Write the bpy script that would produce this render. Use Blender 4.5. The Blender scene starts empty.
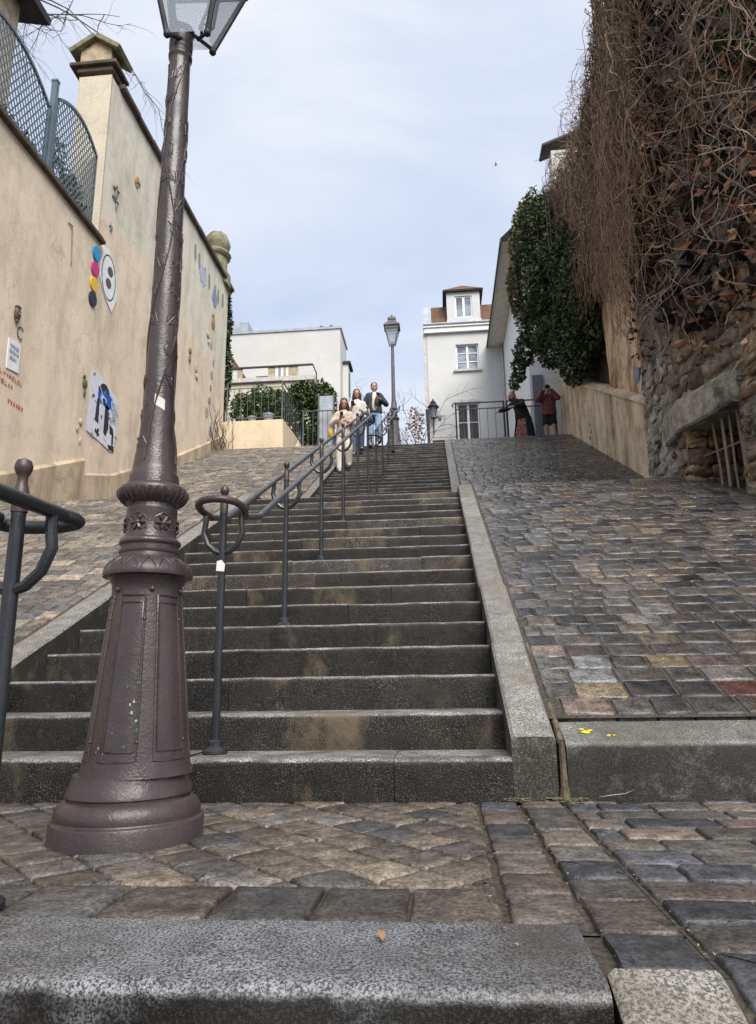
import bpy, bmesh, math, random
from mathutils import Vector, Matrix, Euler
R = math.radians
rng = random.Random(7)
scene = bpy.context.scene
COL = scene.collection

# ------------------------------------------------------------------ measured frame of the place
T1, R1_ = 0.3445, 0.16          # tread / riser, lower flight
T2, R2_ = 0.328, 0.1615         # upper flight
M1, M2 = R1_ / T1, R2_ / T2
XL, XR = -2.278, 0.258          # stair sides
Y1 = 16 * T1                    # 17th nosing
Y2 = Y1 + 2.1                   # first riser of the upper flight
YA = Y2 - T2
Y3 = Y2 + 25 * T2               # top nosing
ZL = 17 * R1_
ZTOP = ZL + 26 * R2_
def prof(Y, off=0.235):
    if Y < 0: return off + M1 * Y
    if Y < Y1: return off + M1 * Y
    if Y < YA: return off + M1 * Y1
    if Y < Y3: return off + M1 * Y1 + M2 * (Y - YA)
    return off + M1 * Y1 + M2 * (Y3 - YA)
ZU = prof(99)

# ------------------------------------------------------------------ mesh helper
class MB:
    def __init__(s): s.v = []; s.f = []; s.c = []; s.col = (1, 1, 1)
    def vert(s, p, c=None):
        s.v.append((p[0], p[1], p[2])); s.c.append(c or s.col); return len(s.v) - 1
    def face(s, *i): s.f.append(tuple(i))
    def poly(s, pts, c=None): s.f.append(tuple(s.vert(p, c) for p in pts))
    def box(s, x0, x1, y0, y1, z0, z1, c=None):
        i = [s.vert(p, c) for p in ((x0,y0,z0),(x1,y0,z0),(x1,y1,z0),(x0,y1,z0),(x0,y0,z1),(x1,y0,z1),(x1,y1,z1),(x0,y1,z1))]
        for q in ((0,3,2,1),(4,5,6,7),(0,1,5,4),(1,2,6,5),(2,3,7,6),(3,0,4,7)): s.face(*[i[k] for k in q])
    def obox(s, ctr, ax, ay, az, c=None):
        ctr, ax, ay, az = Vector(ctr), Vector(ax), Vector(ay), Vector(az)
        i = [s.vert(ctr + a * ax + b * ay + d * az, c) for d in (-1, 1) for a, b in ((-1,-1),(1,-1),(1,1),(-1,1))]
        for q in ((0,3,2,1),(4,5,6,7),(0,1,5,4),(1,2,6,5),(2,3,7,6),(3,0,4,7)): s.face(*[i[k] for k in q])
    def tube(s, pts, r, seg=8, caps=True, c=None, closed=False):
        pts = [Vector(p) for p in pts]; n = len(pts)
        rs = r if isinstance(r, (list, tuple)) else [r] * n
        rings = []; up = None
        for k in range(n):
            if closed: d = pts[(k + 1) % n] - pts[k - 1]
            else: d = pts[min(k + 1, n - 1)] - pts[max(k - 1, 0)]
            if d.length < 1e-9: d = Vector((0, 0, 1))
            d.normalize()
            if up is None:
                up = Vector((0, 0, 1)) if abs(d.z) < .9 else Vector((1, 0, 0))
            a = d.cross(up)
            if a.length < 1e-6: a = d.cross(Vector((0, 1, 0)))
            a.normalize(); up = a.cross(d).normalized()
            rings.append([s.vert(pts[k] + rs[k] * (math.cos(t) * a + math.sin(t) * up), c) for t in [2 * math.pi * j / seg for j in range(seg)]])
        m = n if closed else n - 1
        for k in range(m):
            A, B = rings[k], rings[(k + 1) % n]
            for j in range(seg): s.face(A[j], A[(j + 1) % seg], B[(j + 1) % seg], B[j])
        if caps and not closed:
            s.face(*rings[0][::-1]); s.face(*rings[-1])
    def lathe(s, prof_, ctr=(0, 0, 0), seg=32, c=None, wob=None):
        rings = []
        for (rad, z) in prof_:
            rings.append([s.vert((ctr[0] + rad * math.cos(2*math.pi*j/seg), ctr[1] + rad * math.sin(2*math.pi*j/seg), ctr[2] + z), c) for j in range(seg)])
        for A, B in zip(rings, rings[1:]):
            for j in range(seg): s.face(A[j], A[(j+1) % seg], B[(j+1) % seg], B[j])
        s.face(*rings[0][::-1]); s.face(*rings[-1])
    def ball(s, ctr, rx, ry=None, rz=None, seg=12, rings=8, c=None, jit=0):
        ry = ry or rx; rz = rz or rx
        top = s.vert((ctr[0], ctr[1], ctr[2] + rz), c); prev = None
        for k in range(1, rings):
            th = math.pi * k / rings
            cur = []
            for j in range(seg):
                q = 1 + (rng.uniform(-jit, jit) if jit else 0)
                cur.append(s.vert((ctr[0] + q*rx*math.sin(th)*math.cos(2*math.pi*j/seg), ctr[1] + q*ry*math.sin(th)*math.sin(2*math.pi*j/seg), ctr[2] + q*rz*math.cos(th)), c))
            for j in range(seg):
                if prev: s.face(prev[j], cur[j], cur[(j+1) % seg], prev[(j+1) % seg])
                else: s.face(top, cur[j], cur[(j+1) % seg])
            prev = cur
        bot = s.vert((ctr[0], ctr[1], ctr[2] - rz), c)
        for j in range(seg): s.face(bot, prev[(j+1) % seg], prev[j])
    def build(s, name, mat=None, parent=None, smooth=True, angle=40, loc=None, bevel=0):
        me = bpy.data.meshes.new(name)
        me.from_pydata(s.v, [], s.f); me.update()
        if any(c != (1, 1, 1) for c in s.c):
            at = me.color_attributes.new('Col', 'FLOAT_COLOR', 'POINT')
            buf = []
            for c in s.c: buf += [c[0], c[1], c[2], 1.0]
            at.data.foreach_set('color', buf)
        o = bpy.data.objects.new(name, me); COL.objects.link(o)
        if mat: me.materials.append(mat)
        if bevel:
            bm = bmesh.new(); bm.from_mesh(me)
            bmesh.ops.remove_doubles(bm, verts=bm.verts, dist=1e-5)
            es = [e for e in bm.edges if len(e.link_faces) == 2 and e.calc_face_angle(0) > R(35)]
            bmesh.ops.bevel(bm, geom=es, offset=bevel, segments=2, affect='EDGES', profile=.6)
            bm.to_mesh(me); bm.free()
        if smooth:
            me.polygons.foreach_set('use_smooth', [True] * len(me.polygons))
            try: me.set_sharp_from_angle(angle=R(angle))
            except Exception: pass
        if loc: o.location = loc
        if parent: o.parent = parent
        return o

def tag(o, label=None, cat=None, group=None, kind=None):
    if label: o['label'] = label
    if cat: o['category'] = cat
    if group: o['group'] = group
    if kind: o['kind'] = kind
    return o
def thing(name, label, cat, loc=(0, 0, 0), rz=0, group=None):
    o = bpy.data.objects.new(name, None); COL.objects.link(o)
    o.location = loc; o.rotation_euler = (0, 0, rz); o.empty_display_size = .1
    return tag(o, label, cat, group)
def struct(o, label=None):
    o['kind'] = 'structure'
    if label: o['label'] = label
    return o
def rebase(root):
    "keep world-built children in place under an empty that stands at the thing's base"
    inv = Matrix.Translation(root.location).inverted()
    for ch in root.children:
        if ch.type == 'MESH' and not ch.get('_rb'):
            ch.data.transform(inv); ch['_rb'] = 1
            for g in ch.children:
                if g.type == 'MESH' and not g.get('_rb'): g.data.transform(inv); g['_rb'] = 1
    for ch in root.children:
        if '_rb' in ch: del ch['_rb']
        for g in ch.children:
            if '_rb' in g: del g['_rb']
def copy_tree(o, parent=None):
    c = o.copy(); COL.objects.link(c)
    if parent: c.parent = parent
    for ch in o.children: copy_tree(ch, c)
    return c

# ------------------------------------------------------------------ materials
def new_mat(name):
    m = bpy.data.materials.new(name); m.use_nodes = True
    nt = m.node_tree; b = nt.nodes['Principled BSDF']
    return m, nt, b
def N(nt, typ, **kw):
    n = nt.nodes.new(typ)
    for k, v in kw.items():
        if k in n.inputs: n.inputs[k].default_value = v
        else: setattr(n, k, v)
    return n
def noise(nt, co, scale, detail=4, rough=.55, dist=0):
    n = N(nt, 'ShaderNodeTexNoise'); n.inputs['Scale'].default_value = scale; n.inputs['Detail'].default_value = detail
    n.inputs['Roughness'].default_value = rough; n.inputs['Distortion'].default_value = dist
    nt.links.new(co, n.inputs['Vector']); return n.outputs['Fac']
def ramp(nt, fac, stops):
    n = nt.nodes.new('ShaderNodeValToRGB'); e = n.color_ramp.elements
    while len(e) < len(stops): e.new(.5)
    for k, (p, c) in enumerate(stops):
        e[k].position = p
        e[k].color = (c, c, c, 1) if isinstance(c, (int, float)) else (*c, 1)
    nt.links.new(fac, n.inputs['Fac']); return n.outputs['Color']
def mix(nt, a, b, fac, mode='MIX'):
    n = nt.nodes.new('ShaderNodeMix'); n.data_type = 'RGBA'; n.blend_type = mode; n.clamp_factor = True
    for isf, sock, val in ((1, n.inputs[0], fac), (0, n.inputs[6], a), (0, n.inputs[7], b)):
        if hasattr(val, 'links') or hasattr(val, 'is_linked'): nt.links.new(val, sock)
        elif isinstance(val, (int, float)): sock.default_value = val if isf else (val, val, val, 1)
        else: sock.default_value = (*val, 1)
    return n.outputs[2]
def coords(nt, scale=(1, 1, 1)):
    tc = nt.nodes.new('ShaderNodeTexCoord')
    mp = nt.nodes.new('ShaderNodeMapping'); mp.inputs['Scale'].default_value = scale
    g = nt.nodes.new('ShaderNodeNewGeometry')
    nt.links.new(g.outputs['Position'], mp.inputs['Vector'])
    return mp.outputs['Vector']
def lobj(nt):
    tc = nt.nodes.new('ShaderNodeTexCoord'); return tc.outputs['Object']
def attr(nt):
    a = nt.nodes.new('ShaderNodeAttribute'); a.attribute_name = 'Col'; return a.outputs['Color']
def bump(nt, b, h, strength=.3, dist=.01):
    n = nt.nodes.new('ShaderNodeBump'); n.inputs['Strength'].default_value = strength; n.inputs['Distance'].default_value = dist
    nt.links.new(h, n.inputs['Height']); nt.links.new(n.outputs['Normal'], b.inputs['Normal'])
def rough_noise(nt, b, co, scale, lo, hi):
    nt.links.new(ramp(nt, noise(nt, co, scale, 4), ((.35, lo), (.65, hi))), b.inputs['Roughness'])

def simple(name, col, rough=.6, var=.25, scale=6, bmp=0, bscale=60, metal=0, spec=.5, use_attr=False):
    m, nt, b = new_mat(name); co = lobj(nt)
    base = attr(nt) if use_attr else (lambda: None)()
    f = ramp(nt, noise(nt, co, scale, 5), ((.3, 1 - var), (.7, 1 + var)))
    if use_attr: c = mix(nt, mix(nt, base, f, 1, 'MULTIPLY'), col, 1, 'MULTIPLY')
    else: c = mix(nt, f, col, 1, 'MULTIPLY')
    nt.links.new(c, b.inputs['Base Color'])
    b.inputs['Roughness'].default_value = rough; b.inputs['Metallic'].default_value = metal
    b.inputs['Specular IOR Level'].default_value = spec
    if bmp: bump(nt, b, noise(nt, co, bscale, 4), bmp, .005)
    return m

def granite(name, lo, hi, stain=None, grime_shade=None, stain_amt=.6, rough=(.45, .75), use_attr=False, sscale=1.4, streak=(3.2, 3.2, .8), sp=170):
    m, nt, b = new_mat(name); co = coords(nt)
    spk = noise(nt, co, sp, 2, .8)
    c = ramp(nt, spk, ((.40, lo), (.5, tuple((a + d) / 2 for a, d in zip(lo, hi))), (.60, hi)))
    mid = noise(nt, co, 14, 4)
    c = mix(nt, c, ramp(nt, mid, ((.3, .7), (.7, 1.25))), 1, 'MULTIPLY')
    if use_attr: c = mix(nt, c, attr(nt), 1, 'MULTIPLY')
    if stain:
        st = coords(nt, streak)
        s1 = ramp(nt, noise(nt, st, sscale, 6, .62), ((.42, 0), (.62, 1)))
        c = mix(nt, c, stain, mix(nt, s1, stain_amt, 1, 'MULTIPLY'))
    if grime_shade:
        gd = ramp(nt, spk, ((.42, tuple(a * .5 for a in grime_shade)), (.54, grime_shade), (.63, tuple(a * 3.2 for a in grime_shade))))
        c = mix(nt, c, gd, upright(nt, coords(nt, (1, 1.5, 1.2)), 6, .48, .95, 1.5))  # upright faces darkened in colour: dirt plus painted shade
    nt.links.new(c, b.inputs['Base Color'])
    rough_noise(nt, b, co, 5, *rough)
    bump(nt, b, mix(nt, spk, mid, .5), .55, .006)
    return m

def upright(nt, co, scale, lo=.25, hi=.6, amp=.9):
    "1 where colour darkens upright stone faces: algae, dirt and painted shade, ragged"
    g = nt.nodes.new('ShaderNodeNewGeometry'); x = nt.nodes.new('ShaderNodeSeparateXYZ'); nt.links.new(g.outputs['Normal'], x.inputs[0])
    a = nt.nodes.new('ShaderNodeMath'); a.operation = 'ABSOLUTE'; nt.links.new(x.outputs['Z'], a.inputs[0])
    i = nt.nodes.new('ShaderNodeMath'); i.operation = 'SUBTRACT'; i.inputs[0].default_value = 1; nt.links.new(a.outputs[0], i.inputs[1])
    n = nt.nodes.new('ShaderNodeMath'); n.operation = 'MULTIPLY_ADD'; nt.links.new(noise(nt, co, scale, 7, .68), n.inputs[0]); n.inputs[1].default_value = amp; n.inputs[2].default_value = -amp / 2
    s = nt.nodes.new('ShaderNodeMath'); s.operation = 'ADD'; nt.links.new(i.outputs[0], s.inputs[0]); nt.links.new(n.outputs[0], s.inputs[1])
    mr = nt.nodes.new('ShaderNodeMapRange'); mr.inputs['From Min'].default_value = lo; mr.inputs['From Max'].default_value = hi
    nt.links.new(s.outputs[0], mr.inputs['Value']); return mr.outputs[0]
def stair_mat():
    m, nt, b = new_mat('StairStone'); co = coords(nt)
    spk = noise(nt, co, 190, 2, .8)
    clean_lit = ramp(nt, spk, ((.40, (.055, .053, .050)), (.5, (.16, .155, .147)), (.6, (.42, .41, .39))))  # pale tone stands in for sky light on nosings and treads, plus dust
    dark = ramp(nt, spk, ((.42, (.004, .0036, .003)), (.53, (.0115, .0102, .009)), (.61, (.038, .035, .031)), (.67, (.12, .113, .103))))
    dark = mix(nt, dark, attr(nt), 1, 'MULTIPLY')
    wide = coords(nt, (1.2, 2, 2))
    c = mix(nt, clean_lit, dark, upright(nt, wide, 5.5, .30, .62, 1.0))
    c = mix(nt, c, ramp(nt, noise(nt, co, 9, 6, .65), ((.3, .55), (.7, 1.45))), 1, 'MULTIPLY')
    # dirt, with a shape of its own on every block
    st = coords(nt, (2.6, 2.6, 1.3))
    g1 = noise(nt, st, 1.7, 7, .65)
    c = mix(nt, c, mix(nt, (.020, .018, .016), c, .22), ramp(nt, g1, ((.38, .75), (.56, 0))))
    st2 = coords(nt, (1.1, 4, .7))
    c = mix(nt, c, (.17, .13, .082), ramp(nt, noise(nt, st2, 1.9, 6, .65), ((.55, 0), (.67, .6))))
    c = mix(nt, c, (.055, .058, .028), ramp(nt, noise(nt, co, 2.3, 6, .7), ((.62, 0), (.75, .35))))
    nt.links.new(c, b.inputs['Base Color'])
    rough_noise(nt, b, co, 3.5, .3, .75); b.inputs['Specular IOR Level'].default_value = .3
    bump(nt, b, mix(nt, spk, noise(nt, co, 24, 5), .5), .7, .008)
    return m

def sett_mat(name, wet_lo, wet_hi, tint=(1, 1, 1), bs=.9):
    m, nt, b = new_mat(name); co = coords(nt)
    fine = noise(nt, co, 90, 4, .7); mid = noise(nt, co, 17, 5, .6)
    c = mix(nt, attr(nt), ramp(nt, fine, ((.36, .45), (.64, 1.6))), 1, 'MULTIPLY')
    c = mix(nt, c, ramp(nt, mid, ((.34, .5), (.66, 1.5))), 1, 'MULTIPLY')
    c = mix(nt, c, (.17, .125, .08), ramp(nt, noise(nt, co, 7, 6, .65), ((.6, 0), (.75, .4))))
    c = mix(nt, c, tint, 1, 'MULTIPLY')
    nt.links.new(c, b.inputs['Base Color'])
    nt.links.new(ramp(nt, noise(nt, co, 3.1, 5, .6), ((.36, wet_lo), (.62, wet_hi))), b.inputs['Roughness'])
    bump(nt, b, mix(nt, fine, mid, .55), bs, .014)
    return m

def plaster(name, base, alt, dirt, two_tone=None, dirt_amt=.5, rough=.9):
    m, nt, b = new_mat(name); co = coords(nt)
    c = ramp(nt, noise(nt, co, 1.1, 6, .6), ((.32, alt), (.62, base)))
    if two_tone:
        tone, zlim = two_tone
        g = nt.nodes.new('ShaderNodeSeparateXYZ'); nt.links.new(co, g.inputs[0])
        nz = nt.nodes.new('ShaderNodeMath'); nz.operation = 'MULTIPLY_ADD'
        nt.links.new(noise(nt, co, .55, 5), nz.inputs[0]); nz.inputs[1].default_value = 1.6
        nt.links.new(g.outputs['Z'], nz.inputs[2])
        mr = nt.nodes.new('ShaderNodeMapRange'); mr.inputs['From Min'].default_value = zlim + .68; mr.inputs['From Max'].default_value = zlim + .95
        nt.links.new(nz.outputs[0], mr.inputs['Value'])
        c = mix(nt, c, tone, mr.outputs[0])
    cr = ramp(nt, noise(nt, co, .45, 5, .55, .3), ((.496, 0), (.5, .4), (.504, 0)))
    c = mix(nt, c, tuple(a * .45 for a in dirt), mix(nt, cr, ramp(nt, noise(nt, co, .7, 3), ((.48, 0), (.6, 1))), 1, 'MULTIPLY'))
    vor = nt.nodes.new('ShaderNodeTexVoronoi'); vor.inputs['Scale'].default_value = .42; nt.links.new(co, vor.inputs['Vector'])
    sep = nt.nodes.new('ShaderNodeSeparateColor'); nt.links.new(vor.outputs['Color'], sep.inputs[0])
    c = mix(nt, c, ramp(nt, sep.outputs[0], ((0, .965), (1, 1.025))), 1, 'MULTIPLY')
    st = coords(nt, (2.2, 2.2, .5))
    c = mix(nt, c, dirt, mix(nt, ramp(nt, noise(nt, st, 1.0, 7, .65), ((.46, 0), (.64, 1))), dirt_amt, 1, 'MULTIPLY'))
    c = mix(nt, c, dirt, mix(nt, ramp(nt, noise(nt, co, 2.6, 8, .7), ((.50, 0), (.66, 1))), dirt_amt * .8, 1, 'MULTIPLY'))
    c = mix(nt, c, (.12, .09, .06), ramp(nt, noise(nt, co, 15, 5, .75), ((.64, 0), (.72, .6))))
    fine = noise(nt, co, 70, 4, .7)
    c = mix(nt, c, ramp(nt, fine, ((.36, .78), (.64, 1.18))), 1, 'MULTIPLY')
    nt.links.new(c, b.inputs['Base Color']); b.inputs['Roughness'].default_value = rough
    bump(nt, b, mix(nt, fine, noise(nt, co, 6, 5), .6), .45, .012)
    return m

def paint_metal(name, col, rough=.35, bmp=.25, scale=22, worn=None):
    m, nt, b = new_mat(name); co = lobj(nt)
    c = mix(nt, ramp(nt, noise(nt, co, 5, 6, .65), ((.3, .72), (.7, 1.35))), col, 1, 'MULTIPLY')
    if worn: c = mix(nt, c, worn, ramp(nt, noise(nt, co, 11, 7, .72), ((.62, 0), (.7, .8))))
    nt.links.new(c, b.inputs['Base Color'])
    rough_noise(nt, b, co, 9, rough - .08, rough + .2)
    bump(nt, b, mix(nt, noise(nt, co, scale, 4), noise(nt, co, 120, 3), .4), bmp, .006)
    return m

def leaf_mat(name, rough=.5, trans=.25):
    m, nt, b = new_mat(name)
    c = mix(nt, attr(nt), ramp(nt, noise(nt, coords(nt), 9, 3), ((.35, .6), (.65, 1.4))), 1, 'MULTIPLY')
    nt.links.new(c, b.inputs['Base Color']); b.inputs['Roughness'].default_value = rough
    b.inputs['Specular IOR Level'].default_value = .35
    return m
def glass_mat(name, col=(.8, .85, .9), alpha=.25, rough=.15):
    m, nt, b = new_mat(name); co = lobj(nt)
    b.inputs['Base Color'].default_value = (*col, 1); b.inputs['Alpha'].default_value = alpha
    b.inputs['Roughness'].default_value = rough
    bump(nt, b, noise(nt, co, 150, 2), .5, .004)
    return m
def window_mat(name, a=(.10, .12, .15), c2=(.30, .34, .40)):
    m, nt, b = new_mat(name)
    nt.links.new(ramp(nt, noise(nt, coords(nt), 1.5, 3), ((.4, a), (.6, c2))), b.inputs['Base Color'])
    b.inputs['Roughness'].default_value = .06
    return m

MAT = dict(
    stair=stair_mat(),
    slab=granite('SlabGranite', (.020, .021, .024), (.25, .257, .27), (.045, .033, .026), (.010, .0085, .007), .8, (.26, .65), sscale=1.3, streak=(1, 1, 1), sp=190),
    
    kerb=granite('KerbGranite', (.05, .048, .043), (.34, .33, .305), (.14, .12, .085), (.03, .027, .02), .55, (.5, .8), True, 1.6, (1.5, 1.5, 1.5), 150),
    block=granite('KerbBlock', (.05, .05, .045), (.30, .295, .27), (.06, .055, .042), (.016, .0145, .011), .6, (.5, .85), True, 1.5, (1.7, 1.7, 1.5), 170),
    sett_wet=sett_mat('WetSetts', .10, .38, (1, 1, 1), .42),
    sett_landing=sett_mat('LandingSetts', .16, .6, (1.02, 1, .97), .55),
    sett_dry=sett_mat('DrySetts', .45, .85),
    joint=simple('JointDirt', (.052, .043, .031), .95, .7, 60, 1, 160),
    moss=simple('Moss', (.10, .080, .05), .95, .5, 30, 1, 60),
    plaster_l=plaster('TanPlaster', (.80, .675, .53), (.74, .615, .475), (.44, .365, .28), None, .42),
    plaster_u=plaster('TwoTonePlaster', (.80, .67, .53), (.75, .62, .48), (.43, .35, .26), ((.70, .67, .56), 9.75), .5),
    plaster_pale=plaster('PalePlaster', (.66, .60, .48), (.58, .52, .42), (.36, .31, .24), None, .4),
    plinth=plaster('PlinthPlaster', (.58, .46, .33), (.48, .38, .27), (.24, .19, .13), None, .8),
    block_tan=plaster('BlockPlaster', (.74, .62, .44), (.68, .56, .40), (.40, .32, .22), None, .35),
    ochre=plaster('OchrePlaster', (.78, .64, .46), (.70, .55, .38), (.20, .15, .10), None, .75),
    peeled=plaster('PeeledPlaster', (.74, .58, .40), (.58, .36, .19), (.20, .075, .026), None, 1.15),
    house=plaster('WhiteHousePlaster', (.61, .615, .615), (.57, .575, .575), (.60, .60, .57), None, .3),
    house_c=plaster('GableHousePlaster', (.86, .86, .86), (.82, .82, .82), (.62, .62, .6), None, .3),
    house_b=plaster('OffWhitePlaster', (.57, .565, .545), (.535, .53, .51), (.62, .60, .55), None, .25),
    soffit=simple('SoffitBoard', (.62, .58, .50), .8, .12, 3),
    coping=simple('CopingStone', (.075, .058, .045), .85, .45, 5, .8, 30),
    stone_cap=simple('MossyCapStone', (.20, .19, .12), .95, .5, 6, 1, 25),
    cap_tan=simple('CapStone', (.42, .34, .23), .9, .3, 6, .6, 30),
    rubble=None,
    darkwall=simple('ShadeAndStainDark', (.022, .018, .015), .95, .5, 3, .8, 14),  # near black: shade behind the creeper put into the colour; also the ledge blotch
    lamp=paint_metal('BrownCastIron', (.047, .035, .035), .26, .4, 30, (.085, .068, .064)),
    lamp_dark=paint_metal('DarkCastIron', (.030, .024, .026), .4, .4, 30),
    lamp_far=paint_metal('GreyBrownIron', (.10, .095, .10), .5, .2),
    frame_black=paint_metal('LanternFrame', (.012, .014, .018), .62, .2),
    rail=paint_metal('BlackRailPaint', (.020, .022, .026), .28, .2, 40, (.075, .045, .035)),
    rail_worn=paint_metal('WornRailPaint', (.055, .058, .066), .33, .2, 40),
    rail_brown=paint_metal('BrownRailPaint', (.05, .032, .03), .3, .2, 40),
    lattice=paint_metal('BlueGreyRail', (.085, .13, .165), .5, .15),
    fence=paint_metal('GreyFencePaint', (.09, .095, .11), .55, .1),
    glass=glass_mat('LanternGlass', (.42, .48, .55), .5, .3),
    pane=window_mat('WindowGlass'),
    pane_dark=window_mat('DarkWindowGlass', (.012, .013, .016), (.05, .05, .055)),
    white=simple('WhitePaint', (.74, .74, .73), .5, .06, 4),
    sill=simple('StoneSill', (.50, .49, .46), .8, .2, 8),
    zinc=simple('ZincSheet', (.33, .36, .40), .4, .2, 4, 0, 60, .3),
    rooftile=simple('ClayRoofTile', (.125, .066, .04), .9, .4, 7, .8, 25),
    roofdark=simple('DarkRoofEdge', (.045, .042, .042), .8, .3, 5),
    leaf=leaf_mat('LeafGreen'), deadleaf=leaf_mat('DeadLeaf', .8), bark=leaf_mat('VineBark', .9),
    paper=simple('PosterPaper', (1, 1, 1), .75, .08, 9, 0, 60, 0, .3, True),
    rusty=paint_metal('RustyBar', (.24, .20, .15), .7, .4, 30, (.12, .06, .03)),
    skin=simple('Skin', (.52, .30, .22), .55, .06, 5), cloth=simple('Cloth', (1, 1, 1), .9, .14, 14, .5, 90, 0, .3, True),
    hair=simple('Hair', (.045, .025, .016), .55, .3, 30, .6, 80), black=simple('BlackPlastic', (.012, .012, .014), .35, .2, 5),
    greydoor=simple('GreyDoor', (.20, .22, .26), .6, .15, 3),
)
def rubble_mat():
    m, nt, b = new_mat('RubbleStone'); co = coords(nt)
    mid = noise(nt, co, 9, 7, .68); fine = noise(nt, co, 55, 5, .7)
    c = mix(nt, attr(nt), ramp(nt, mid, ((.28, .45), (.72, 1.6))), 1, 'MULTIPLY')
    c = mix(nt, c, ramp(nt, fine, ((.3, .65), (.7, 1.35))), 1, 'MULTIPLY')
    c = mix(nt, c, (.04, .034, .027), ramp(nt, noise(nt, co, 3, 7, .7), ((.52, 0), (.68, .8))))
    nt.links.new(c, b.inputs['Base Color']); b.inputs['Roughness'].default_value = .93
    bump(nt, b, mix(nt, mid, fine, .4), 1, .06)
    return m
MAT['rubble'] = rubble_mat()

# ------------------------------------------------------------------ camera, sky, sun
cam = bpy.data.cameras.new('camera'); co_ = bpy.data.objects.new('camera', cam); COL.objects.link(co_)
cr, cu, cf = Vector((.99574099, .0909211, -.01527205)), Vector((.03604806, -.23149226, .97216864)), Vector((-.08485528, .96857869, .23378386))
mw = Matrix((( cr.x, cu.x, -cf.x, 0), (cr.y, cu.y, -cf.y, -2.90617), (cr.z, cu.z, -cf.z, .45855), (0, 0, 0, 1)))
co_.matrix_world = mw
cam.sensor_fit = 'VERTICAL'; cam.sensor_height = 36; cam.lens = 700 / 1024 * 36
cam.clip_start = .05; cam.clip_end = 3000
scene.camera = co_
SUN_EL, SUN_AZ = R(46), R(25)       # behind the camera's right shoulder
sd = Vector((math.sin(SUN_AZ) * math.cos(SUN_EL), -math.cos(SUN_AZ) * math.cos(SUN_EL), math.sin(SUN_EL)))
sl = bpy.data.lights.new('sun', 'SUN'); sl.energy = 2.5; sl.angle = R(42); sl.color = (1, .95, .87)
so = bpy.data.objects.new('sun', sl); COL.objects.link(so)
so.rotation_euler = sd.to_track_quat('Z', 'Y').to_euler(); so.location = sd * 60
w = bpy.data.worlds.new('World'); scene.world = w; w.use_nodes = True
nt = w.node_tree; bg = nt.nodes['Background']
sky = nt.nodes.new('ShaderNodeTexSky'); sky.sky_type = 'NISHITA'; sky.sun_disc = False
sky.sun_elevation = SUN_EL; sky.sun_rotation = math.pi - SUN_AZ; sky.air_density = 1; sky.dust_density = 1.5
tc = nt.nodes.new('ShaderNodeTexCoord')
mp = nt.nodes.new('ShaderNodeMapping'); mp.inputs['Scale'].default_value = (1.2, 1.2, 2.6)
nt.links.new(tc.outputs['Generated'], mp.inputs['Vector'])
cl = ramp(nt, noise(nt, mp.outputs['Vector'], 1.6, 7, .55, .4), ((.34, (3.9, 4.5, 5.8)), (.50, (4.8, 5.25, 6.25)), (.68, (6.0, 6.2, 6.6))))
skyc = mix(nt, sky.outputs['Color'], cl, .86)
nt.links.new(skyc, bg.inputs['Color']); bg.inputs['Strength'].default_value = .083
scene.view_settings.view_transform = 'Standard'; scene.view_settings.look = 'None'
scene.view_settings.exposure = 1.0; scene.view_settings.gamma = 1; scene.view_settings.use_curve_mapping = False
scene.render.engine = 'CYCLES'
scene.cycles.max_bounces = 6; scene.cycles.diffuse_bounces = 3; scene.cycles.transparent_max_bounces = 12
try: scene.cycles.use_denoising = True
except Exception: pass

# ================================================================== GROUND, STAIRS, KERBS, RAMPS
mb = MB(); mb.poly([(-400, -300, -.9), (400, -300, -.9), (400, 500, -.9), (-400, 500, -.9)])
struct(mb.build('ground', MAT['joint'], smooth=False), 'dark ground far below the stepped street')
# upper street
mb = MB(); mb.box(-30, 30, Y3 + .36, 60, 5.5, ZU - .01)
struct(mb.build('upper_street', MAT['joint'], smooth=False), 'street level at the top of the long stairs')

def clip_poly(poly, x0, x1, y0, y1):
    def cut(ps, f, inter):
        out = []
        for i, p in enumerate(ps):
            q = ps[(i + 1) % len(ps)]
            if f(p): out.append(p)
            if f(p) != f(q): out.append(inter(p, q))
        return out
    for ax, lim, sgn in ((0, x0, 1), (0, x1, -1), (1, y0, 1), (1, y1, -1)):
        f = lambda p: sgn * (p[ax] - lim) >= 0
        def inter(p, q):
            t = (lim - p[ax]) / (q[ax] - p[ax])
            return (p[0] + t * (q[0] - p[0]), p[1] + t * (q[1] - p[1]))
        poly = cut(poly, f, inter)
        if len(poly) < 3: return None
    return poly
def area(p): return abs(sum(p[i][0]*p[(i+1) % len(p)][1] - p[(i+1) % len(p)][0]*p[i][1] for i in range(len(p)))) / 2

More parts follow.
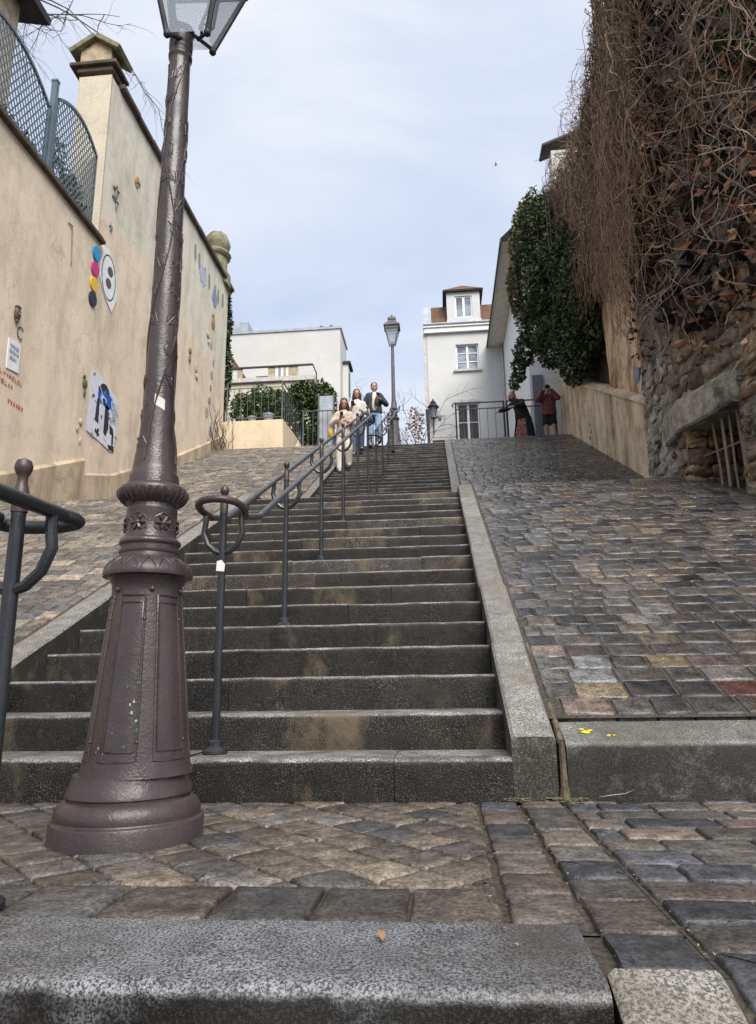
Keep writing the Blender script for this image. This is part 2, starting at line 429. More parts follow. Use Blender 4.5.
def sett(mb, poly, zf, col, gap=.005, jit=.0035, hgt=.004, tilt=.016, dome=.002, cut=.6):
    if not poly or area(poly) < .002: return
    cx = sum(p[0] for p in poly) / len(poly); cy = sum(p[1] for p in poly) / len(poly)
    # subdivide every edge, cut the corners
    pts = []
    n = len(poly)
    for i in range(n):
        p, q = poly[i], poly[(i + 1) % n]
        L = math.hypot(q[0]-p[0], q[1]-p[1])
        if L < 1e-4: continue
        k = min(.3, cut * (.007 + rng.uniform(0, .012)) / L)
        for t in (k, .5, 1 - k): pts.append((p[0] + t * (q[0] - p[0]), p[1] + t * (q[1] - p[1])))
    dz = rng.uniform(-hgt, hgt * .6); tx, ty = rng.uniform(-tilt, tilt), rng.uniform(-tilt, tilt)
    def ring(inset, h, j):
        out = []
        for (x, y) in pts:
            dx, dy = x - cx, y - cy; d = math.hypot(dx, dy) or 1
            s = max(0, (d - inset)) / d
            X = cx + dx * s + rng.uniform(-j, j); Y = cy + dy * s + rng.uniform(-j, j)
            f = rng.uniform(.88, 1.1)
            out.append(mb.vert((X, Y, zf(Y) + dz + tx * (X - cx) + ty * (Y - cy) + h + rng.uniform(-.0015, .0015)), (col[0]*f, col[1]*f, col[2]*f)))
        return out
    r0 = ring(gap, -.04, jit * .6); r1 = ring(gap + .0015, -.0065, jit * .6); r2 = ring(gap + .006, -.0008, jit * .5); r3 = ring(gap + .035, dome * .3, .006)
    c = mb.vert((cx, cy, zf(cy) + dz + dome), col)
    m = len(pts)
    for a, b2 in ((r0, r1), (r1, r2), (r2, r3)):
        for j in range(m): mb.face(a[j], a[(j + 1) % m], b2[(j + 1) % m], b2[j])
    for j in range(m): mb.face(r3[j], r3[(j + 1) % m], c)

def pick(pal):
    c = rng.choice(pal); f = rng.uniform(.62, 1.38)
    return tuple(a * f for a in c)
PAL_WET = [(.055,.049,.044)]*6 + [(.072,.064,.058)]*6 + [(.042,.042,.044)]*5 + [(.078,.064,.051)]*4 + [(.092,.084,.077)]*3 + [(.10,.08,.06)]*1 + [(.032,.031,.031)]*3 + [(.12,.115,.11), (.115,.088,.055), (.075,.055,.046), (.10,.10,.104)]
PAL_LAND = [(.10,.082,.066)]*5 + [(.125,.102,.080)]*5 + [(.082,.071,.061)]*4 + [(.068,.065,.064)]*4 + [(.155,.13,.102)]*2 + [(.105,.096,.090)]*3
PAL_LANDR = [(.075,.068,.062)]*3 + [(.095,.080,.070)]*3 + [(.055,.056,.064)]*4 + [(.12,.095,.08)]*2
PAL_DRY = [(.145,.125,.10)]*4 + [(.12,.105,.088)]*4 + [(.18,.15,.115)]*3 + [(.095,.088,.08)]*3 + [(.21,.17,.135)]*2 + [(.115,.11,.108)]*2
SPECIAL = {(1.2, .38): (.065, .026, .022), (.80, .38): (.155, .12, .078), (.56, .24): (.13, .098, .08), (.62, .53): (.15, .15, .15), (.66, .68): (.14, .14, .14), (.60, .83): (.15, .12, .10)}

def ramp_setts(mb, x0, x1, y0, y1, pal, zf, rowh=.134, lmin=.15, lmax=.235, special=None):
    y = y0
    while y < y1 - .03:
        h = rowh * rng.uniform(.95, 1.05)
        x = x0 - rng.uniform(0, lmax * .6)
        while x < x1:
            l = rng.uniform(lmin, lmax)
            a, b2 = max(x, x0), min(x + l, x1)
            if b2 - a > .05:
                c = pick(pal)
                if special:
                    for (sx, sy), sc in special.items():
                        if a < sx < b2 and y < sy < y + h: c = sc
                k = rng.uniform(-.005, .005)
                sett(mb, [(a, y + k), (b2, y - k), (b2, min(y + h, y1) - k), (a, min(y + h, y1) + k)], zf, c, gap=.0055)
            x += l
        y += h

def strip(mb, x0, x1, ys, zf, dz):
    for a, b2 in zip(ys, ys[1:]):
        mb.poly([(x0, a, zf(a) + dz), (x1, a, zf(a) + dz), (x1, b2, zf(b2) + dz), (x0, b2, zf(b2) + dz)])

# landing at the foot
mb = MB(); flat = lambda y: 0.0
S = .152
for i in range(-40, 40):
    for j in range(-40, 40):
        u0, v0 = i * S, j * S
        q = [((a - b2) * .7071 + .04, (a + b2) * .7071 - .03) for a, b2 in ((u0, v0), (u0 + S, v0), (u0 + S, v0 + S), (u0, v0 + S))]
        if max(p[1] for p in q) < -1.15 or min(p[1] for p in q) > .0 or max(p[0] for p in q) < -6 or min(p[0] for p in q) > .11: continue
        sett(mb, clip_poly(q, -6, .105, -1.15, -.005), flat, pick(PAL_LAND), gap=.0042, jit=.002, dome=.001, hgt=.003, tilt=.012, cut=.35)
x = -6
while x < .11:
    l = rng.uniform(.17, .24); e = min(x + l, .105)
    sett(mb, [(x, -1.39), (e, -1.39), (e, -1.155), (x, -1.155)], flat, pick(PAL_LAND), gap=.0042, jit=.002, dome=.001, hgt=.003, tilt=.012, cut=.35); x += l
for xa, xb in ((.115, .262), (.268, .425)):
    y = -1.39 if xa < .2 else -1.60
    while y < -.02:
        l = rng.uniform(.15, .23); e = min(y + l, -.005)
        sett(mb, [(xa, y), (xb, y), (xb, e), (xa, e)], flat, pick(PAL_LANDR), gap=.006, jit=.007); y += l
def low(y): return 0.0 if y > -1.6 else M1 * .8 * (y + 1.6)
ramp_setts(mb, .435, 3.7, -4.2, -.005, PAL_LANDR, low, .15, .18, .30)
struct(mb.build('pavement', MAT['sett_landing'], angle=60), 'worn stone setts of the landing at the stair foot')
mb = MB()
mb.poly([(-6.4, -1.42, -.0145), (.43, -1.42, -.0145), (.43, .3, -.0145), (-6.4, .3, -.0145)])
mb.poly([(.43, -1.6, -.013), (4, -1.6, -.013), (4, .3, -.013), (.43, .3, -.013)])
mb.poly([(.42, -4.5, low(-4.5) - .016), (4, -4.5, low(-4.5) - .016), (4, -1.6, -.014), (.42, -1.6, -.014)]); mb.poly([(.23, -1.62, -.0145), (.43, -1.62, -.0145), (.43, -1.41, -.0145), (.23, -1.41, -.0145)])
struct(mb.build('pavement_bed', MAT['joint'], smooth=False), 'dirt between the landing setts')

# granite step edge in front, and the step below it
def step_block(mb, x0, x1, y0, y1, z0, z1, rad=.022, seg=.09, wear=.004, col=(1, 1, 1), slope=0):
    "long stone with a rounded, worn front nosing"
    n = max(2, int((x1 - x0) / seg)); prev = None
    for k in range(n + 1):
        x = x0 + (x1 - x0) * k / n
        w1, w2 = rng.uniform(-wear, wear), rng.uniform(-wear, wear * .3)
        pr = [(y1, z1 + w2 * .3 + slope * (y1 - y0 - rad)), (y0 + rad * 4, z1 + w2 * .6 + slope * rad * 3)]
        for a in (90, 75, 60, 45, 30, 15, 0):
            pr.append((y0 + rad - rad * math.cos(R(a)) + w1, z1 - rad + rad * math.sin(R(a)) + w2))
        pr += [(y0 + w1 + .0005, z1 - rad - (z1 - z0) * .15), (y0 + w1 * .5 + .003, z0 + (z1 - z0) * .4), (y0 + .005, z0)]
        cur = [mb.vert((x, a, b2), col) for a, b2 in pr]
        if prev:
            for j in range(len(cur) - 1): mb.face(prev[j], prev[j + 1], cur[j + 1], cur[j])
        else: first = cur
        prev = cur
    mb.face(*first); mb.face(*prev[::-1])
mb = MB(); step_block(mb, -2.6, .235, -1.69, -1.395, -.19, 0, .024, .04, .005)
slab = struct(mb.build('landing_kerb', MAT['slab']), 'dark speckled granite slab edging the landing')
mb = MB()
for k in range(1, 6):
    step_block(mb, -2.6, .225, -1.69 - .345 * k, -1.69 - .345 * (k - 1) + .01, -.17 * (k + 1) - .03, -.17 * k, .03, .15)
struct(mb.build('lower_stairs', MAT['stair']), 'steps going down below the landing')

# two flights
mb = MB()
def flight(y0, z0, n, t, r, last):
    for k in range(n):
        ya = y0 + k * t; yb = ya + (t + .03 if k < n - 1 else last); za = z0 + k * r
        cuts = [XL]
        while cuts[-1] < XR - .9: cuts.append(cuts[-1] + rng.uniform(.75, 1.5))
        if XR - cuts[-1] < .4: cuts.pop()
        cuts.append(XR)
        for a, b2 in zip(cuts, cuts[1:]):
            f = rng.choice((.7, .8, .9, 1.0, 1.15, 1.3)) if rng.random() < .86 else 3.2
            w_ = rng.uniform(.0, .16)
            dz = rng.uniform(-.005, .004)
            step_block(mb, a + .0012, b2 - .0012, ya + rng.uniform(-.006, .006), yb, za - .05 if k else za - .04, za + r + dz, .022, .13, .0035, (f * (1 + w_), f, f * (1 - w_)))
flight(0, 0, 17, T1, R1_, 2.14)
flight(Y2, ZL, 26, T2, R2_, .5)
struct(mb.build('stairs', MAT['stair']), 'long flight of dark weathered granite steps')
mb = MB()
mb.poly([(XL, .04, -.05), (XR, .04, -.05), (XR, Y1 + .04, ZL - .21), (XL, Y1 + .04, ZL - .21)])
struct(mb.build('stairs_bed', MAT['joint'], smooth=False), 'dirt under the stair stones')

# kerbs up both sides
mb = MB()
def kerb(x0, x1, shift=None):
    segs = []
    y = 0.0
    while y < Y1 - .3:
        e = min(y + rng.uniform(.8, 1.15), Y1)
        if Y1 - e < .4: e = Y1
        segs.append((y, e)); y = e
    segs.append((Y1, YA)); y = YA
    while y < Y3 - .05:
        e = min(y + rng.uniform(.9, 1.3), Y3)
        if Y3 - e < .4: e = Y3
        segs.append((y, e)); y = e
    segs.append((Y3, Y3 + .6))
    for a, b2 in segs:
        f = rng.uniform(.85, 1.15); g = .004; j = rng.uniform(-.004, .004)
        up = -.03 if b2 > Y1 + .1 and False else 0
        za, zb = prof(a), prof(b2)
        vs = []
        ch = .012
        for yy, zz in ((a + g, za), (b2 - g, zb)):
            vs.append([mb.vert(p, (f, f, f)) for p in ((x0 + j, yy, zz - .5), (x0 + j, yy, zz - ch), (x0 + ch + j, yy, zz), (x1 - ch + j, yy, zz), (x1 + j, yy, zz - ch), (x1 + j, yy, zz - .5))])
        A, B = vs
        for k in range(5): mb.face(A[k], A[k + 1], B[k + 1], B[k])
        mb.face(*A); mb.face(*B[::-1])
kerb(XR, XR + .17); kerb(XL - .17, XL)
struct(mb.build('kerb', MAT['kerb'], bevel=0), 'pale granite kerbs along both sides of the stairs')
# the granite blocks the ramps start from
mb = MB()
x = XR + .205
for l in (1.45, 1.3, 1.2):
    f = rng.uniform(.85, 1.1); step_block(mb, x, x + l - .008, .0, .155, -.06, .222, .03, .06, .004, (f, f, f), M1); x += l
x = XL - .2
for l in (1.3, 1.3, 1.3):
    step_block(mb, x - l, x - .008, .0, .155, -.06, .222, .03, .09, .004, (.9, .9, .9), M1); x -= l
struct(mb.build('ramp_kerb', MAT['block']), 'long granite blocks where the cobbled ramps begin')
mb = MB()
f0 = lambda y: .002 + M1 * .75 * (y + 1.61)
for a, b2 in ((-2.5, -1.61), (-3.6, -2.51), (-4.6, -3.61)):
    v = [mb.vert(p, (1, 1, 1)) for yy in (a, b2) for p in ((.245, yy, f0(yy) - .6), (.245, yy, f0(yy) - .01), (.257, yy, f0(yy)), (.415, yy, f0(yy)), (.425, yy, f0(yy) - .01), (.425, yy, f0(yy) - .6))]
    for k in range(5): mb.face(v[k], v[k + 1], v[k + 7], v[k + 6])
    mb.face(*v[:6]); mb.face(*v[6:][::-1])
mb.c = [(1.02, 1, .98)] * len(mb.c)
struct(mb.build('lower_kerb', MAT['kerb']), 'granite kerb beside the lower steps')
# ramps
mb = MB(); ramp_setts(mb, XR + .185, 3.95, .165, Y3 + .9, PAL_WET, prof, special=SPECIAL)
struct(mb.build('ramp_paving', MAT['sett_wet'], angle=60), 'wet cobbled ramp right of the stairs')
mb = MB(); ramp_setts(mb, -6.6, XL - .19, .165, Y3 + .9, PAL_DRY, prof)
struct(mb.build('ramp_paving', MAT['sett_dry'], angle=60), 'dry cobbled ramp left of the stairs')
mb = MB()
ys = [.15, Y1, YA, Y3, Y3 + 1]
strip(mb, XR + .16, 4.6, ys, prof, -.010); strip(mb, -6.8, XL - .16, ys, prof, -.010)
mb.poly([(XR + .165, .02, -.3), (4.6, .02, -.3), (4.6, .15, .2), (XR + .165, .15, .2)])
struct(mb.build('ramp_bed', MAT['joint'], smooth=False), 'dirt and moss between the cobbles')

# moss in the joint beside the kerb, tufts at its foot
mb = MB()
pts = [(XR + .1875, y, prof(y) - .008) for y in [k * .12 for k in range(0, 46)]]
pts = [(p[0] + rng.gauss(0, .003), p[1], p[2] - .013) for p in pts]; mb.tube(pts, [.006 + .010 * rng.random() for _ in pts], 6)
mb.tube([(XR + .188, -.004, z) for z in (-.01, .05, .11, .17, .215)], [.026, .015, .012, .012, .010], 7)
for k in range(150):
    s_ = rng.uniform(.003, .008); mb.ball((XR + .19 + rng.gauss(0, .03), -.014 + rng.gauss(0, .01), rng.uniform(0, .012)), s_ * 1.6, s_, s_ * .6, 6, 4)
for k in range(90):
    s_ = rng.uniform(.003, .007); mb.ball((XR + .01 + rng.gauss(0, .02), -.012 + rng.gauss(0, .008), rng.uniform(0, .012)), s_ * 1.5, s_, s_ * .6, 6, 4)
tag(mb.build('moss', MAT['moss']), 'dry brown moss filling the joint beside the kerb', 'moss', kind='stuff')
# debris specks on the landing
mb = MB()
for k in range(420):
    if k % 2: x, y = rng.choice((.108, .265, .43)) + rng.gauss(0, .02), rng.uniform(-1.6, -.02)
    else: x, y = rng.uniform(.43, 1.8), rng.uniform(-1.6, -.02)
    a = rng.uniform(0, 6.28); s = rng.uniform(.0018, .0048); c = rng.choice(((.20, .145, .08), (.13, .085, .045), (.24, .20, .13), (.09, .065, .04), (.16, .12, .07)))
    z = low(y) + .006
    mb.poly([(x + s * math.cos(a + q) * (1 if i % 2 else .6), y + s * math.sin(a + q), z + rng.uniform(0, .004)) for i, q in enumerate((0, 1.57, 3.14, 4.71))], c)
tag(mb.build('litter', MAT['deadleaf'], smooth=False), 'scattered leaf crumbs and grit on the landing', 'litter', kind='stuff')
# a few things lying about
def leaf_obj(name, label, p, size, col, cat='leaf'):
    mb = MB(); mb.col = col
    n = 9; c = [(0, -1), (.32, -.55), (.42, 0), (.3, .5), (0, 1), (-.3, .5), (-.42, 0), (-.32, -.55)]
    ctr = mb.vert((0, 0, .004)); ids = [mb.vert((size * a, size * b2, .012 * abs(a) + rng.uniform(.001, .006))) for a, b2 in c]
    for k in range(8): mb.face(ctr, ids[k], ids[(k + 1) % 8])
    o = mb.build(name, MAT['deadleaf']); o.location = p; o.rotation_euler = (.1, .15, rng.uniform(0, 6)); tag(o, label, cat); return o
leaf_obj('fallen_leaf', 'curled orange brown leaf on the first tread beside the kerb', (.222, .24, .172), .028, (.32, .15, .05))
leaf_obj('fallen_leaf', 'small tan leaf on the dark granite slab at the landing edge', (-.13, -1.50, .006), .017, (.30, .18, .08))
leaf_obj('fallen_leaf', 'pale yellowish leaf scrap on the setts by the right edge of the frame', (.72, -1.32, .022), .022, (.42, .32, .14))
mb = MB(); mb.tube([(0, 0, .012), (.03, .05, .02), (.05, .12, .03)], .0022, 5)
o = tag(mb.build('dry_stalk', MAT['cap_tan']), 'pale dry stalk lying on the wet cobbles near the red sett', 'stalk'); o.location = (1.03, .60, prof(.6) + .005)
mb = MB(); mb.tube([(0, 0, .01), (.05, .02, .014), (.1, .015, .02), (.14, .04, .03)], .003, 5)
o = tag(mb.build('twig', MAT['rail_brown']), 'thin brown twig on the setts against the granite block', 'twig'); o.location = (.56, -.06, .012)
def splash(name, label, spots, mat, z, cat='paint splash'):
    mb = MB()
    for (x, y, s, c) in spots:
        n = 9; ids = []
        for k in range(n):
            a = 2 * math.pi * k / n; q = s * rng.uniform(.55, 1.2)
            yy = y + q * math.sin(a) * .7; ids.append((x + q * math.cos(a), yy, z + .004 + M1 * (yy - .03)))
        mb.poly(ids, c)
    return tag(mb.build(name, mat, smooth=False), label, cat)
Yc = (.62, .47, .03)
splash('paint_splash', 'bright yellow paint spot on top of the granite block', [(.555, .075, .022, Yc), (.575, .085, .012, Yc), (.545, .095, .01, Yc)], MAT['paper'], .222)
splash('paint_splash', 'small dull yellow paint fleck at the front edge of the granite block', [(.64, .05, .012, (.5, .36, .04)), (.66, .05, .008, (.45, .3, .04))], MAT['paper'], .222)

# ================================================================== STREET LAMPS
def lamp_parts(root, far=False):
    mi = MAT['lamp_far'] if far else MAT['lamp']
    sg = 40
    base = MB()
    base.lathe([(.252,-.03),(.252,.052),(.249,.058),(.240,.062),(.238,.066),(.240,.078),(.236,.094),(.226,.108),(.214,.116),(.203,.120),(.203,.126),(.209,.130),(.207,.140),(.199,.156),(.193,.172),(.188,.190)], (-.018, 0, 0), seg=sg)
    base.build('base', mi, root, angle=28)
    # tapering column foot with raised panel frames
    cone = MB()
    cone.lathe([(.188,.186),(.180,.215),(.173,.26),(.157,.41),(.141,.57),(.127,.70),(.122,.745),(.124,.775),(.134,.792),(.14,.802)], seg=sg)
    def rad(z):
        P = [(.173,.26),(.157,.41),(.141,.57),(.127,.70),(.122,.745)]
        for (a, za), (b2, zb) in zip(P, P[1:]):
            if z <= zb: return a + (b2 - a) * (z - za) / (zb - za)
        return .122
    for k in range(6):
        a0 = -math.pi / 2 + .02 + k * math.pi / 3
        for inner, (za, zb), hw, rr in ((0, (.235, .735), .36, .0042), (1, (.262, .712), .305, .003)):
            pts = []
            for t in range(9): pts.append((a0 - hw, za + (zb - za) * t / 8))
            for t in range(1, 5): pts.append((a0 - hw + 2 * hw * t / 4, zb))
            for t in range(1, 9): pts.append((a0 + hw, zb - (zb - za) * t / 8))
            for t in range(1, 4): pts.append((a0 + hw - 2 * hw * t / 4, za))
            cone.tube([((rad(z) + .001) * math.cos(a), (rad(z) + .001) * math.sin(a), z) for a, z in pts], rr, 5, closed=True)
        for z in (.755,):
            cone.ball((.124 * math.cos(a0 + .52), .124 * math.sin(a0 + .52), z), .0095, seg=10, rings=6)
        if k in (0, 1, 5):      # hinge / latch studs of the service door
            for z in (.29, .66): cone.ball(((rad(z) + .002) * math.cos(a0 + .36), (rad(z) + .002) * math.sin(a0 + .36), z), .006, seg=8, rings=5)
    cone.build('pedestal', mi, root, angle=45)
    col = MB()
    col.lathe([(.14,.800),(.158,.803),(.160,.812),(.156,.826),(.142,.846),(.120,.862),(.108,.868),(.106,.880),(.109,.884),(.109,.892),(.103,.896),(.103,.908),(.110,.914),(.111,.922),(.106,.929),(.094,.935),(.091,.95),(.088,.985),(.088,1.01),(.092,1.03),(.092,1.038),(.089,1.042),(.089,1.05),(.098,1.058),(.113,1.068),(.123,1.082),(.125,1.097),(.121,1.110),(.106,1.118),(.094,1.124),(.092,1.132)], seg=sg)
    for k in range(30):          # gadroons of the upper flange
        a = 2 * math.pi * k / 30
        col.tube([(r_ * math.cos(a), r_ * math.sin(a), z) for r_, z in ((.100,1.058),(.114,1.068),(.125,1.082),(.127,1.097))], .006, 5)
    for k in range(16):          # leaf ring of the lower collar
        a = 2 * math.pi * k / 16; q = .17
        col.tube([(r_ * math.cos(a + d), r_ * math.sin(a + d), z) for r_, z, d in ((.157,.812,-q),(.152,.832,-q*.8),(.138,.85,-q*.3),(.128,.857,0),(.138,.85,q*.3),(.152,.832,q*.8),(.157,.812,q))], .0035, 5)
    col.build('collar', mi, root, angle=45)
    for k in range(6):
        a = -math.pi / 2 - .16 + k * math.pi / 3
        ro = MB(); cx, cy = .089 * math.cos(a), .089 * math.sin(a)
        nx, ny = math.cos(a), math.sin(a); tx, ty = -ny, nx
        hexp = []
        for j in range(6):
            t = math.pi / 6 + j * math.pi / 3
            u, v = .036 * math.cos(t), .036 * math.sin(t)
            hexp.append((cx + tx * u - nx * u * u / .18, cy + ty * u - ny * u * u / .18, .980 + v))
        ro.tube(hexp, .004, 5, closed=True)
        ro.ball((cx, cy, .980), .012, .012, .012, seg=8, rings=5)
        for j in range(6):
            t = j * math.pi / 3; u, v = .021 * math.cos(t), .021 * math.sin(t)
            ro.tube([(cx + nx * .004, cy + ny * .004, .980), (cx + tx * u + nx * .004, cy + ty * u + ny * .004, .980 + v), (cx + tx * u * 1.4, cy + ty * u * 1.4, .980 + v * 1.4)], [.004, .0075, .002], 5)
        ro.build('rosette', mi, root)
    post = MB()
    post.lathe([(.094,1.128),(.091,1.150),(.090,1.158),(.084,1.164),(.081,1.19),(.075,1.235),(.066,1.30),(.060,1.40),(.0565,1.53),(.054,1.86),(.051,2.29),(.047,2.66),(.045,2.90),(.0455,2.915),(.051,2.92),(.052,2.932),(.047,2.938),(.047,2.955),(.051,2.962),(.050,2.975),(.046,2.98)], seg=28)
    def pr(z):
        P = [(.075,1.235),(.066,1.30),(.060,1.40),(.0565,1.53),(.054,1.86),(.051,2.29),(.047,2.66),(.045,2.90)]
        for (a, za), (b2, zb) in zip(P, P[1:]):
            if z <= zb: return a + (b2 - a) * (z - za) / (zb - za)
        return .045
    if not far:
        # cast ivy stems and leaves winding up the shaft
        for ph, tw, s in ((0.3, 5.2, 1), (2.4, 5.2, 1), (4.5, 5.2, 1), (1.2, 4.1, -1)):
            pts = []; z = 1.2
            while z < 2.88:
                a = ph + s * tw * (z - 1.2) / 1.7 + .25 * math.sin(z * 9 + ph)
                pts.append(((pr(z) + .0015) * math.cos(a), (pr(z) + .0015) * math.sin(a), z)); z += .03
            post.tube(pts, [.0032 + .001 * math.sin(i * .9) for i in range(len(pts))], 5)
            for i in range(2, len(pts) - 2, 4):
                x, y, z = pts[i]; a = math.atan2(y, x) + rng.choice((-1, 1)) * rng.uniform(.22, .4)
                r_ = pr(z); n = Vector((math.cos(a), math.sin(a), 0)); t = Vector((-n.y, n.x, 0)); u = Vector((0, 0, 1))
                tilt = rng.uniform(-.9, .9); e1 = math.cos(tilt) * u + math.sin(tilt) * t; e2 = math.cos(tilt) * t - math.sin(tilt) * u
                L, W = rng.uniform(.024, .042), rng.uniform(.014, .024)
                def P3(f, g, h):
                    q = f * L * e1 + g * W * e2; ang = a + q.dot(t) / r_
                    return (math.cos(ang) * (r_ + h), math.sin(ang) * (r_ + h), z + q.z)
                c0 = post.vert(P3(0, 0, .0045)); shp = ((1.25, 0), (.5, .5), (.35, 1.1), (-.25, .75), (-.8, .45), (-.6, 0), (-.8, -.45), (-.25, -.75), (.35, -1.1), (.5, -.5))
                ids = [post.vert(P3(f, g, .001)) for f, g in shp]
                for j in range(10): post.face(c0, ids[j], ids[(j + 1) % 10])
                post.tube([P3(f, g, .0005) for f, g in shp], .0022, 4, closed=True)
                post.tube([P3(1.2, 0, .002), P3(0, 0, .0045), P3(-1.2, .1, .001)], .002, 4)
    post.build('post', mi, root, angle=50)
    # lantern: cradle, square tapered glass body, roof and chimney
    fr = MAT['frame_black'] if not far else MAT['lamp_far']
    zb, zt = 2.96, 3.50; hb, ht = .088, .205
    rot = R(4)
    def P(u, v, z): return (u * math.cos(rot) - v * math.sin(rot) + (.055 if not far else 0), u * math.sin(rot) + v * math.cos(rot), z)
    head = MB()
    head.lathe([(.046,2.97),(.052,2.98),(.050,3.03),(.047,3.04),(.056,3.05),(.057,3.06),(.04,3.07)], seg=20)
    head.build('socket', mi, root)
    fm = MB(); cs = ((-1, -1), (1, -1), (1, .08), (-1, .08))
    for sx, sy in cs:
        sy_ = 1 if sy > 0 else -1; fm.tube([P(sx * hb, sy * hb, zb), P(sx * ht, sy_ * ht, zt)], .0125, 6)
        fm.tube([P(sx * .035, sy * .035, 3.03), P(sx * .085, sy * .085, 3.08), P(sx * .10, sy * .10, 3.2), P(sx * .15, sy * .15, 3.42)], .007, 6)
        fm.ball(P(sx * hb, sy * hb, zb), .017, seg=8, rings=5)
    for i in range(4):
        (a, b2), (c, d) = cs[i], cs[(i + 1) % 4]
        if not far and i == 99: fm.tube([P(a * hb, b2 * hb, zb), P(c * hb, d * hb, zb)], .0105, 6)
        fm.tube([P(a * .192, (b2 if b2 < 0 else 1) * .192, 3.425), P(c * .192, (d if d < 0 else 1) * .192, 3.425)], .011, 6)
        fm.tube([P(a * ht, (b2 if b2 < 0 else 1) * ht, zt), P(c * ht, (d if d < 0 else 1) * ht, zt)], .016, 6)
    fm.tube([P(.03, -.03, 2.985), P(.06, -.06, 2.975), P(hb, -hb, zb)], .008, 6)
    fm.tube([P(-.03, -.03, 2.985), P(-.06, -.06, 2.975), P(-hb, -hb, zb)], .008, 6)
    fm.tube([P(0, .0, 3.04), P(hb, .08 * hb, zb + .01)], .008, 6)
    fm.tube([P(.05, -.05, 2.99), P(.06, -.07, 3.02), P(.08, -.08, 3.01), P(hb, -hb, 2.97)], .006, 6)
    fm.build('lantern_frame', fr, root)
    for i in range(4):
        (a, b2), (c, d) = cs[i], cs[(i + 1) % 4]
        g = MB(); k = .985
        g.poly([P(a * hb * k, b2 * hb * k, zb + .01), P(c * hb * k, d * hb * k, zb + .01), P(c * ht * k, (d if d < 0 else 1) * ht * k, zt - .01), P(a * ht * k, (b2 if b2 < 0 else 1) * ht * k, zt - .01)])
        g.build('lantern_pane', MAT['glass'], root, smooth=False)
    rf = MB()
    lev = [(.24, 3.505), (.24, 3.53), (.17, 3.60), (.105, 3.70), (.10, 3.72), (.125, 3.735), (.115, 3.78), (.07, 3.83)]
    prev = None
    for hw, z in lev:
        cur = [rf.vert(P(sx * hw, (sy if sy < 0 else 1) * hw, z)) for sx, sy in cs]
        if prev:
            for j in range(4): rf.face(prev[j], prev[(j + 1) % 4], cur[(j + 1) % 4], cur[j])
        else: rf.face(*cur[::-1])
        prev = cur
    rf.face(*prev)
    rf.build('lantern_roof', fr, root, smooth=False)
    fi = MB(); fi.lathe([(.03, 3.825), (.034, 3.84), (.015, 3.86), (.022, 3.885), (.005, 3.92)], seg=12); fi.build('finial', fr, root)

lamp = thing('street_lamp', 'tall brown cast iron street lamp on a flared panelled foot beside the lowest stair', 'street lamp', (-.975, -.65, 0), 0, 'street lamps along the stairs')
lamp_parts(lamp); lamp.scale = (.91, .91, 1)
# paint flecks and sticker on the near lamp
mb = MB()
for a, z, s, c in ((-1.38,.36,.012,(.5,.6,.5)),(-1.36,.335,.010,(.45,.6,.45)),(-1.33,.31,.013,(.03,.30,.08)),(-1.30,.29,.012,(.03,.28,.09)),(-1.42,.38,.009,(.55,.62,.6)),(-1.31,.47,.011,(.04,.30,.10)),(-1.32,.45,.008,(.05,.34,.1)),(-1.9,.255,.009,(.5,.6,.5)),(-1.97,.262,.006,(.55,.6,.55)),(-1.85,.245,.006,(.4,.5,.4)),(-1.6,.42,.006,(.10,.30,.14)),(-1.75,.33,.005,(.5,.55,.5)),(-1.5,.50,.005,(.1,.32,.14)),(-1.36,.395,.011,(.5,.6,.52)),(-1.4,.425,.007,(.3,.5,.35))):
    n = 8; s *= .42; c = tuple(q * .6 for q in c); a += rng.uniform(-.14, .14); z += rng.uniform(-.02, .02); r_ = .1755 - .106 * (z - .26) + .0016; mb = MB()
    mb.poly([((r_) * math.cos(a + s * rng.uniform(.5, 1.2) * math.cos(2*math.pi*k/n) / r_), r_ * math.sin(a + s * rng.uniform(.5, 1.1) * math.cos(2*math.pi*k/n) / r_), z + s * rng.uniform(.7, 1.4) * math.sin(2*math.pi*k/n)) for k in range(n)], c)
    mb.build('paint_fleck', MAT['paper'], lamp, smooth=False)
mb = MB(); n = 6
top = [mb.vert((.0605 * math.cos(-1.45 + k * .13), .0605 * math.sin(-1.45 + k * .13), 1.445 - k * .004), (.55, .48, .46)) for k in range(n)]
bot = [mb.vert((.062 * math.cos(-1.45 + k * .13), .062 * math.sin(-1.45 + k * .13), 1.405 - k * .004), (.6, .55, .53)) for k in range(n)]
for k in range(n - 1): mb.face(top[k], top[k + 1], bot[k + 1], bot[k])
mb.build('sticker', MAT['paper'], lamp)
lamp2 = thing('street_lamp', 'slim street lamp standing against the sky at the top of the stairs', 'street lamp', (-1.165, 16.2, ZU - .05), R(-4), 'street lamps along the stairs')
lamp_parts(lamp2, True); lamp2.scale = (1.0, 1.0, 1.08)

